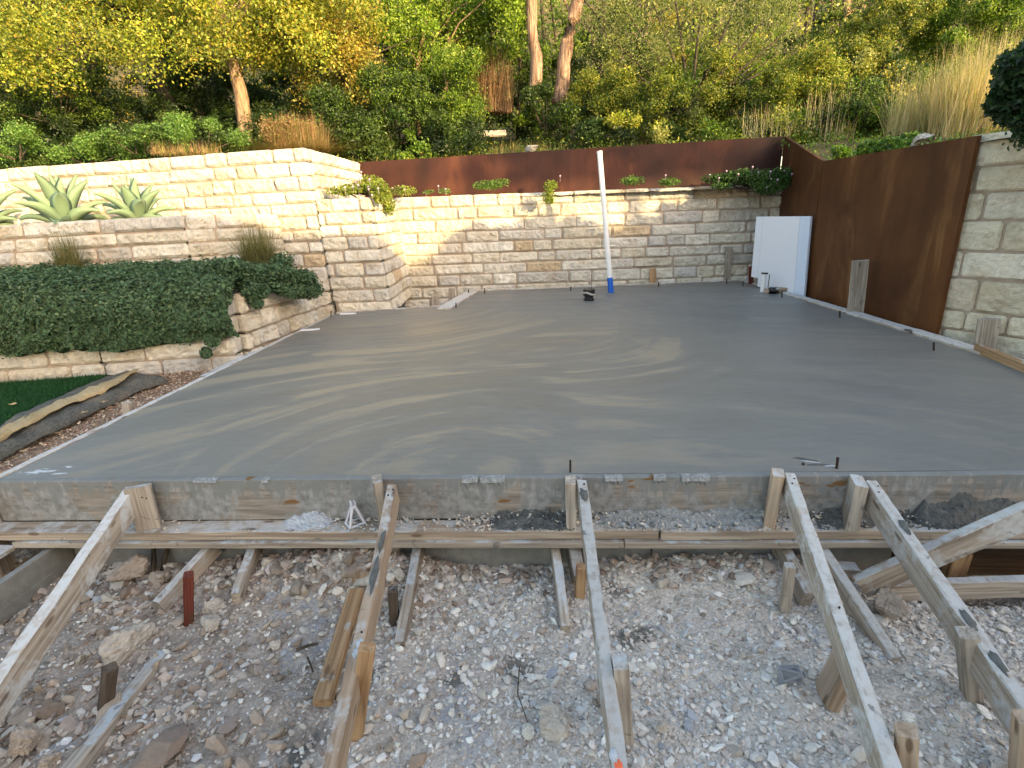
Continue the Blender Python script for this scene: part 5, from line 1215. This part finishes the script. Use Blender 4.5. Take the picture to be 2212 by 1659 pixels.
# ---------------------------------------------------------------- gravel, rubble, chips
def ico(sub):
    bm = bmesh.new(); bmesh.ops.create_icosphere(bm, subdivisions=sub, radius=1); bm.verts.ensure_lookup_table()
    V = np.array([v.co[:] for v in bm.verts]); F = np.array([[v.index for v in f.verts] for f in bm.faces]); bm.free(); return V, F
def angular(V0, n, rng, K=6, hr=(.34, .85)):
    """each stone is the ball cut by random planes"""
    nn = rng.normal(size=(n, K, 3)).astype(np.float32); nn /= np.linalg.norm(nn, axis=2, keepdims=True); h = rng.uniform(hr[0], hr[1], (n, K)).astype(np.float32)
    dt = np.einsum('vk,npk->nvp', V0.astype(np.float32), nn); r = np.where(dt > .05, h[:, None, :] / np.maximum(dt, .05), 9).min(2); return V0[None] * np.minimum(r, 1.25)[:, :, None] * (1 + rng.uniform(-.09, .09, (n, len(V0), 1))) * 1.25
def pebbles(name, P, size, cols, mat, label, kind='stuff', cat='gravel', sub=2, flat=.62, hr=(.34, .85), sink=.25, rng=RNG):
    V0, F0 = ico(sub); n = len(P); nv = len(V0)
    V = angular(V0, n, rng, 6, hr)
    sc_ = size[:, None] * rng.uniform(.65, 1.3, (n, 3)); sc_[:, 2] *= flat; V = V * sc_[:, None, :]
    a = rng.uniform(0, 6.28, n); c, s = np.cos(a), np.sin(a); x = V[:, :, 0] * c[:, None] - V[:, :, 1] * s[:, None]; y = V[:, :, 0] * s[:, None] + V[:, :, 1] * c[:, None]
    ti = rng.normal(0, .3, n)[:, None]; z = V[:, :, 2] + x * ti; V = np.stack([x, y, z], 2) + np.asarray(P)[:, None, :]; V[:, :, 2] += (size * flat * (1 - 2 * sink))[:, None]
    F = (F0[None] + (np.arange(n) * nv)[:, None, None]).reshape(-1, 3); C = np.repeat(cols, nv, 0)
    o = link(name, mesh_np(name, V.reshape(-1, 3), F, C), mat); return tag(o, label, cat, kind=kind)
t = MT('pebble', .9, .12); v = t.co(); n_ = t.noise(v, 60, 4, .6); M['pebble'] = t.done(t.mix(.45, t.attr(), t.ramp(n_, [(.3, .6), (.65, 1.1)]), 'MULTIPLY'), None, t.bump(n_, .5, .004))
def scatter_ground(n, x0=-2.6, x1=2.9, y0=.62, y1=1.92, f=None):
    out = []
    while len(out) < n:
        x = RNG.uniform(x0, x1); y = RNG.uniform(y0, y1)
        if f and RNG.random() > f(x, y): continue
        out.append((x, y, hf_dirt(x, y)))
    return np.array(out)
PEB = [(.62, .58, .52), (.70, .67, .61), (.54, .49, .43), (.46, .40, .34), (.58, .58, .57), (.76, .74, .70), (.42, .44, .47)]
dens = lambda x, y: min(1, max(.10, .5 + .9 * nz(x * 2.1, y * 2.1, 2) + .35 * (x > -.8))) * (.38 if x < -.62 else 1)
P = scatter_ground(30000, f=dens); pebbles('gravel', P, RNG.gamma(2.4, .0014, len(P)) + .0015, palette(len(P), PEB, [4, 4, 4, 2, 1.5, 2, .7], hue=.015), M['pebble'], 'loose limestone gravel on the dirt', sub=1)
P = scatter_ground(3400, f=lambda x, y: dens(x, y) * (1.0 if x > -.6 else .35)); pebbles('gravel', P, RNG.gamma(2.2, .0021, len(P)) + .004, palette(len(P), PEB, [4, 4, 3, 2, 1, 2, .5], hue=.015), M['pebble'], 'larger limestone gravel on the dirt', sub=2)
def heap(x, y): 
    return max(math.exp(-((x + .75) / .36) ** 2 - ((y - 1.76) / .14) ** 2), .9 * math.exp(-((x + 1.5) / .3) ** 2 - ((y - 1.72) / .14) ** 2), .8 * math.exp(-((x - .7) / .5) ** 2 - ((y - 1.82) / .06) ** 2), .8 * math.exp(-((x + 1.45) / .35) ** 2 - ((y - 1.15) / .12) ** 2), .8 * math.exp(-((x + .1) / .22) ** 2 - ((y - 1.82) / .06) ** 2))
P = scatter_ground(1500, f=heap); pebbles('rubble', P, RNG.gamma(1.6, .0042, len(P)) + .004, palette(len(P), [(.34, .275, .22), (.44, .37, .31), (.27, .21, .165), (.56, .51, .44)], hue=.02), M['pebble'], 'heaped brown rubble against the low form wall', sub=2, cat='rubble', hr=(.25, .7))
P = scatter_ground(9000); pebbles('soil_crumbs', P, RNG.gamma(2, .0016, len(P)) + .001, sub=1, cols=palette(len(P), [(.46, .40, .34), (.58, .52, .46), (.34, .28, .23)], hue=.02), mat=M['pebble'], label= 'crumbly brown soil', cat='soil')
P = scatter_ground(900, x0=-2.5, x1=-.35, f=lambda x, y: max(.15, .5 + 1.6 * nz(x * 2.6, y * 2.6, 6))); pebbles('clods', P, np.minimum(RNG.gamma(1.7, .0042, len(P)) + .003, .017), palette(len(P), [(.34, .275, .22), (.42, .35, .285), (.28, .22, .17), (.50, .44, .37)], hue=.02), M['pebble'], 'broken brown clods over the dirt at the left', sub=2, cat='soil', hr=(.3, .8), flat=.75)
# mulch chips
n = 7000; x = RNG.uniform(-3.2, -2.36, n); y = RNG.uniform(1.9, 4.2, n); P = np.stack([x, y, -.165 + .014 * np.array([fbm(a * 8, b * 8, 3) for a, b in zip(x, y)])], 1)
o = link('mulch', leaves_mesh('mulch', P + np.array([0, 0, .006]), .022, palette(n, [(.34, .22, .15), (.46, .35, .26), (.58, .50, .40), (.26, .17, .12)]), up_bias=1.5, aspect=2.2), M['pebble']); tag(o, 'reddish mulch and chips beside the left form edge', 'mulch', kind='stuff')
# cement spilled along the ledge
def spill():
    Ps = []; Ss = []; C = []
    for _ in range(6500):
        x = RNG.uniform(-1.95, 2.9); d = .30 + .9 * nz(x * 2.3, 5.5) + (.75 if -.35 < x < 1.3 else 0) + (.7 if x > 1.35 else 0) + (.35 if -1.2 < x < -.75 else 0)
        if RNG.random() > d: continue
        q = RNG.random() ** 1.7; y = 1.888 - q * .080; r = RNG.gamma(2, .0013) + .0008; z = -.184 + (1 - q) * .030 * max(0, d) * RNG.random(); Ps.append((x, y, z)); Ss.append(r)
        dark = (-.20 < x < .12) or (x > 1.05) or (.2 < x < 1.05 and RNG.random() < .25)
        C.append((.13, .14, .135) if dark and RNG.random() < .8 else ((.42, .45, .47) if RNG.random() < .35 else (.60, .54, .46)))
    pebbles('cement_spill', np.array(Ps), np.array(Ss), np.array(C) * (1 + RNG.uniform(-.2, .2, (len(C), 1))), M['pebble'], 'lumps of spilled cement and grit along the ledge', cat='spilled cement', flat=.8, sub=1)
    # fat wet lumps
    for (x0, x1, h, m_, lab, sd) in [(-.22, .115, .040, 'cement_dark', 'wet dark cement heap on the ledge left of the middle stake', 2), (1.06, 1.29, .055, 'cement_dark', 'wet dark cement heap on the ledge between the two right stakes', 3), (1.42, 2.7, .085, 'cement_dark', 'long wet cement heap on the ledge at the right', 4), (.20, .96, .045, 'cement_grit', 'crumbly grey cement along the ledge right of the middle stake', 5), (-1.08, -.86, .030, 'cement_pale', 'pale blue-grey cement pile on the ledge at the left', 6)]:
        nx = int((x1 - x0) / .008); ny = 16; V = []
        for i in range(nx + 1):
            for j in range(ny + 1):
                x = x0 + (x1 - x0) * i / nx; q = j / ny; e = min(1, i / 6, (nx - i) / 6); y = 1.894 - q * (.082 + .012 * nz(x * 12, sd)); z = -.1835 + e * (h * (1 - q) ** 1.2 * (1 + .7 * nz(x * 9, q * 3, sd)) + .016 * nz(x * 60, q * 9, sd) * (1 - q * .6) + .008 * nz(x * 130, q * 22, sd)) - .004
                V.append((x, y, z))
        i = np.arange(nx)[:, None] * (ny + 1) + np.arange(ny)[None]; i = i.ravel(); F = np.stack([i, i + 1, i + ny + 2, i + ny + 1], 1)
        tag(link('cement_heap', mesh_np('cement_heap', V, F), M[m_]), lab, 'cement heap', 'cement heaps on the ledge')
M['cement_grit'] = m_simple_noise('gritty_cement', (.19, .20, .20), (.42, .43, .43), 60, bdist=.006)
spill()
# cement squeezed over the top edge of the form
def drips():
    bm = bmesh.new(); rg = random.Random(8); x = -1.9
    while x < 2.9:
        w = rg.uniform(.012, .11); h = rg.uniform(.002, .014) * (2.2 if (-.4 < x < .1 or .2 < x < .6 or x > 1.35) else 1) * (1.6 if rg.random() < .15 else 1)
        if rg.random() < (.42 if (-.5 < x < .65 or x > 1.3) else .12):
            w = w * 1.0
            n = max(5, int(w / .006)); top = [bm.verts.new((x + w * i / n, 1.8905 - rg.uniform(.0, .003), .003 + rg.uniform(-.001, .005))) for i in range(n + 1)]; bk = [bm.verts.new((x + w * i / n, 1.915, .006)) for i in range(n + 1)]
            mid = [bm.verts.new((x + w * i / n, 1.884 - rg.uniform(0, .004), -h * .4)) for i in range(n + 1)]; lo = [bm.verts.new((x + w * i / n, 1.891, -h * (.5 + 1.1 * abs(mn.noise(Vector((x * 9 + i * .35, 3, 1)))) * 2) * min(1, i + .3, n - i + .3))) for i in range(n + 1)]
            for i in range(n):
                for A, B in ((bk, top), (top, mid), (mid, lo)): bm.faces.new((A[i], A[i + 1], B[i + 1], B[i]))
        x += w * rg.uniform(.8, 1.6)
    bmesh.ops.recalc_face_normals(bm, faces=bm.faces)
    tag(link('cement_drips', bm_mesh('cement_drips', bm), M['cement_grit']), 'cement squeezed over the top edge of the front form', 'cement drips', kind='stuff')
drips()

# countable rocks
def rock(px, py, z, rx, ry, rz, label, mat='rock', seed=1, name='rock', dy=0):
    P = Zp(px, py, z); bm = bmesh.new(); bmesh.ops.create_icosphere(bm, subdivisions=4, radius=1); sd = Vector((seed * 3.7, seed, 0)); rk = random.Random(seed); PLN = [(Vector((rk.gauss(0, 1), rk.gauss(0, 1), rk.gauss(0, 1))).normalized(), rk.uniform(.55, .95)) for _ in range(10)]
    for v in bm.verts:
        d = v.co.normalized(); r = min([hh / max(d.dot(nn_), .05) for nn_, hh in PLN] + [1.12]) * (1 + .10 * mn.noise(d * 2 + sd) - .26 * abs(mn.noise(d * 3.2 + sd)) + .10 * mn.noise(d * 8 + sd) + .04 * mn.noise(d * 17 + sd))
        q = d * r; v.co = Vector((q.x * rx, q.y * ry, q.z * rz)) + Vector((1, 1, 1)) * .002 * mn.noise(d * 20 + sd)
    o = link(name, bm_mesh(name, bm, False), M[mat]); o.location = P + Vector((0, 0, rz * .3)); o.rotation_euler = (.2 * (seed % 3 - 1), .15, seed * 1.3); return tag(o, label, 'rock', 'rocks lying on the dirt')
for args in [(278, 1395, -.41, .085, .065, .055, 'largest pale rock at the left, between strut and stub', 'rock', 1), (52, 1610, -.39, .046, .042, .042, 'round brown rock at the bottom left corner', 'rock_dark', 2), (110, 1650, -.39, .035, .03, .028, 'lumpy rock beside the round one at the bottom left', 'rock_dark', 12),
             (462, 1318, -.40, .040, .034, .030, 'pale rock right of the red stake', 'rock', 3), (455, 1348, -.40, .042, .036, .026, 'flat rock below the one by the red stake', 'rock', 4), (1200, 1565, -.40, .062, .048, .042, 'cement-stained clump of rock left of the middle strut', 'rock', 5),
             (1915, 1310, -.37, .068, .05, .045, 'reddish rock between the two right struts', 'rock_dark', 6), (775 - 120, 1213, -.37, .050, .04, .036, 'round brown clod near the top of the rubble heap', 'rock_dark', 7), (278, 1240, -.36, .075, .05, .05, 'broad clod under the ledge at the left', 'rock_dark', 8), (345, 1252, -.37, .05, .04, .035, 'smaller clod beside the broad one under the ledge', 'rock_dark', 9),
             (598, 1394, -.405, .024, .02, .018, 'oval grey stone in the middle left dirt', 'rock', 10), (452, 1450, -.405, .020, .014, .012, 'small white stone in the left dirt', 'foam_rock', 11), (905, 1367, -.40, .018, .017, .014, 'white stone right of the half-buried kicker', 'foam_rock', 13), (1140, 1583, -.40, .02, .02, .016, 'pale stone left of the stained clump', 'foam_rock', 14), (1435, 1572, -.40, .026, .018, .016, 'pale stone right of the grey stake', 'rock', 15),
             (1300, 1515, -.40, .022, .018, .018, 'tan stone left of the grey stake foot', 'rock_dark', 16), (595, 1310, -.395, .020, .013, .008, 'small flat white stone in the rubble', 'foam_rock', 17), (708, 1275, -.385, .018, .016, .010, 'angular white stone left of the brown strut', 'foam_rock', 18)]:
    if args[7] == 'foam_rock' and 'foam_rock' not in M: M['foam_rock'] = m_simple_noise('white_stone', (.55, .52, .46), (.68, .66, .60), 20)
    rock(*args[:8], seed=args[8])
# slope rocks above the walls
def rock_at(P, rx, ry, rz, label, seed, mat='rock'):
    o = rock(1106, 1400, -.4, rx, ry, rz, label, mat, seed); o.location = P; o['group'] = 'rocks on the bank'; return o
rock_at(Yp(1147, 322, 8.25), .13, .08, .07, 'pale rock on the bank just above the steel panel', 21)
rock_at(Yp(1992, 303, 5.35), .30, .10, .055, 'long flat stone on top of the right steel panel', 23)
bpy.data.objects['rock.%03d' % (len([o for o in bpy.data.objects if o.name.split('.')[0] == 'rock']) - 1)].rotation_euler = (0, 0, 1.25)
for i_, (px_, py_, y_, w_, l_) in enumerate([(1835, 338, 6.25, .55, 'bright green weeds spilling over the notch of the steel panels'), (1895, 326, 5.9, .6, 'green weeds on top of the right steel panel, right of the notch'), (1950, 318, 5.6, .35, 'small green weeds beside the long flat stone')]): shrub(px_, py_, y_, w_, .09, GRN + BGR, l_, per=2600, drop=.03)
bq = Yp(1012, 290, 9.8); board('log', bq + Vector((0, 0, .05)), bq + Vector((.62, .15, .06)), .10, .10, 'wood_grey', 'grey squared log lying in the clearing on the bank', 'log', bev=.03)
# twigs and roots
def twig(pts, z, r, label):
    P = [Zp(x, y, z) for x, y in pts]; bm = bmesh.new(); bm_tube(bm, [p + Vector((0, 0, .004 * (i % 2))) for i, p in enumerate(P)], [r * (1 - .5 * i / len(P)) for i in range(len(P))], 6)
    tag(link('twig', bm_mesh('twig', bm), M['bark_dark']), label, 'twig', 'twigs and roots in the dirt')
twig([(640, 1404), (668, 1396), (688, 1390)], -.392, .006, 'pale broken stick in the left dirt')
twig([(664, 1420), (672, 1440), (676, 1452)], -.398, .004, 'short dark twig below the broken stick')
twig([(1122, 1440), (1118, 1500), (1140, 1560), (1160, 1585)], -.40, .0022, 'thin curved wire left of the middle strut')
def root_(pts, label):
    P = [Yp(x, y, yy) for x, y, yy in pts]; bm = bmesh.new(); bm_tube(bm, P, [.009, .011, .008, .006][:len(P)], 7); tag(link('root', bm_mesh('root', bm), M['bark_dark']), label, 'root', 'roots hanging below the ledge')
root_([(331, 1172, 1.87), (333, 1215, 1.84), (330, 1250, 1.80), (321, 1310, 1.70)], 'long forked root hanging below the ledge at the left')
root_([(363, 1175, 1.88), (358, 1200, 1.87), (349, 1238, 1.85)], 'shorter root hanging right of the long one')
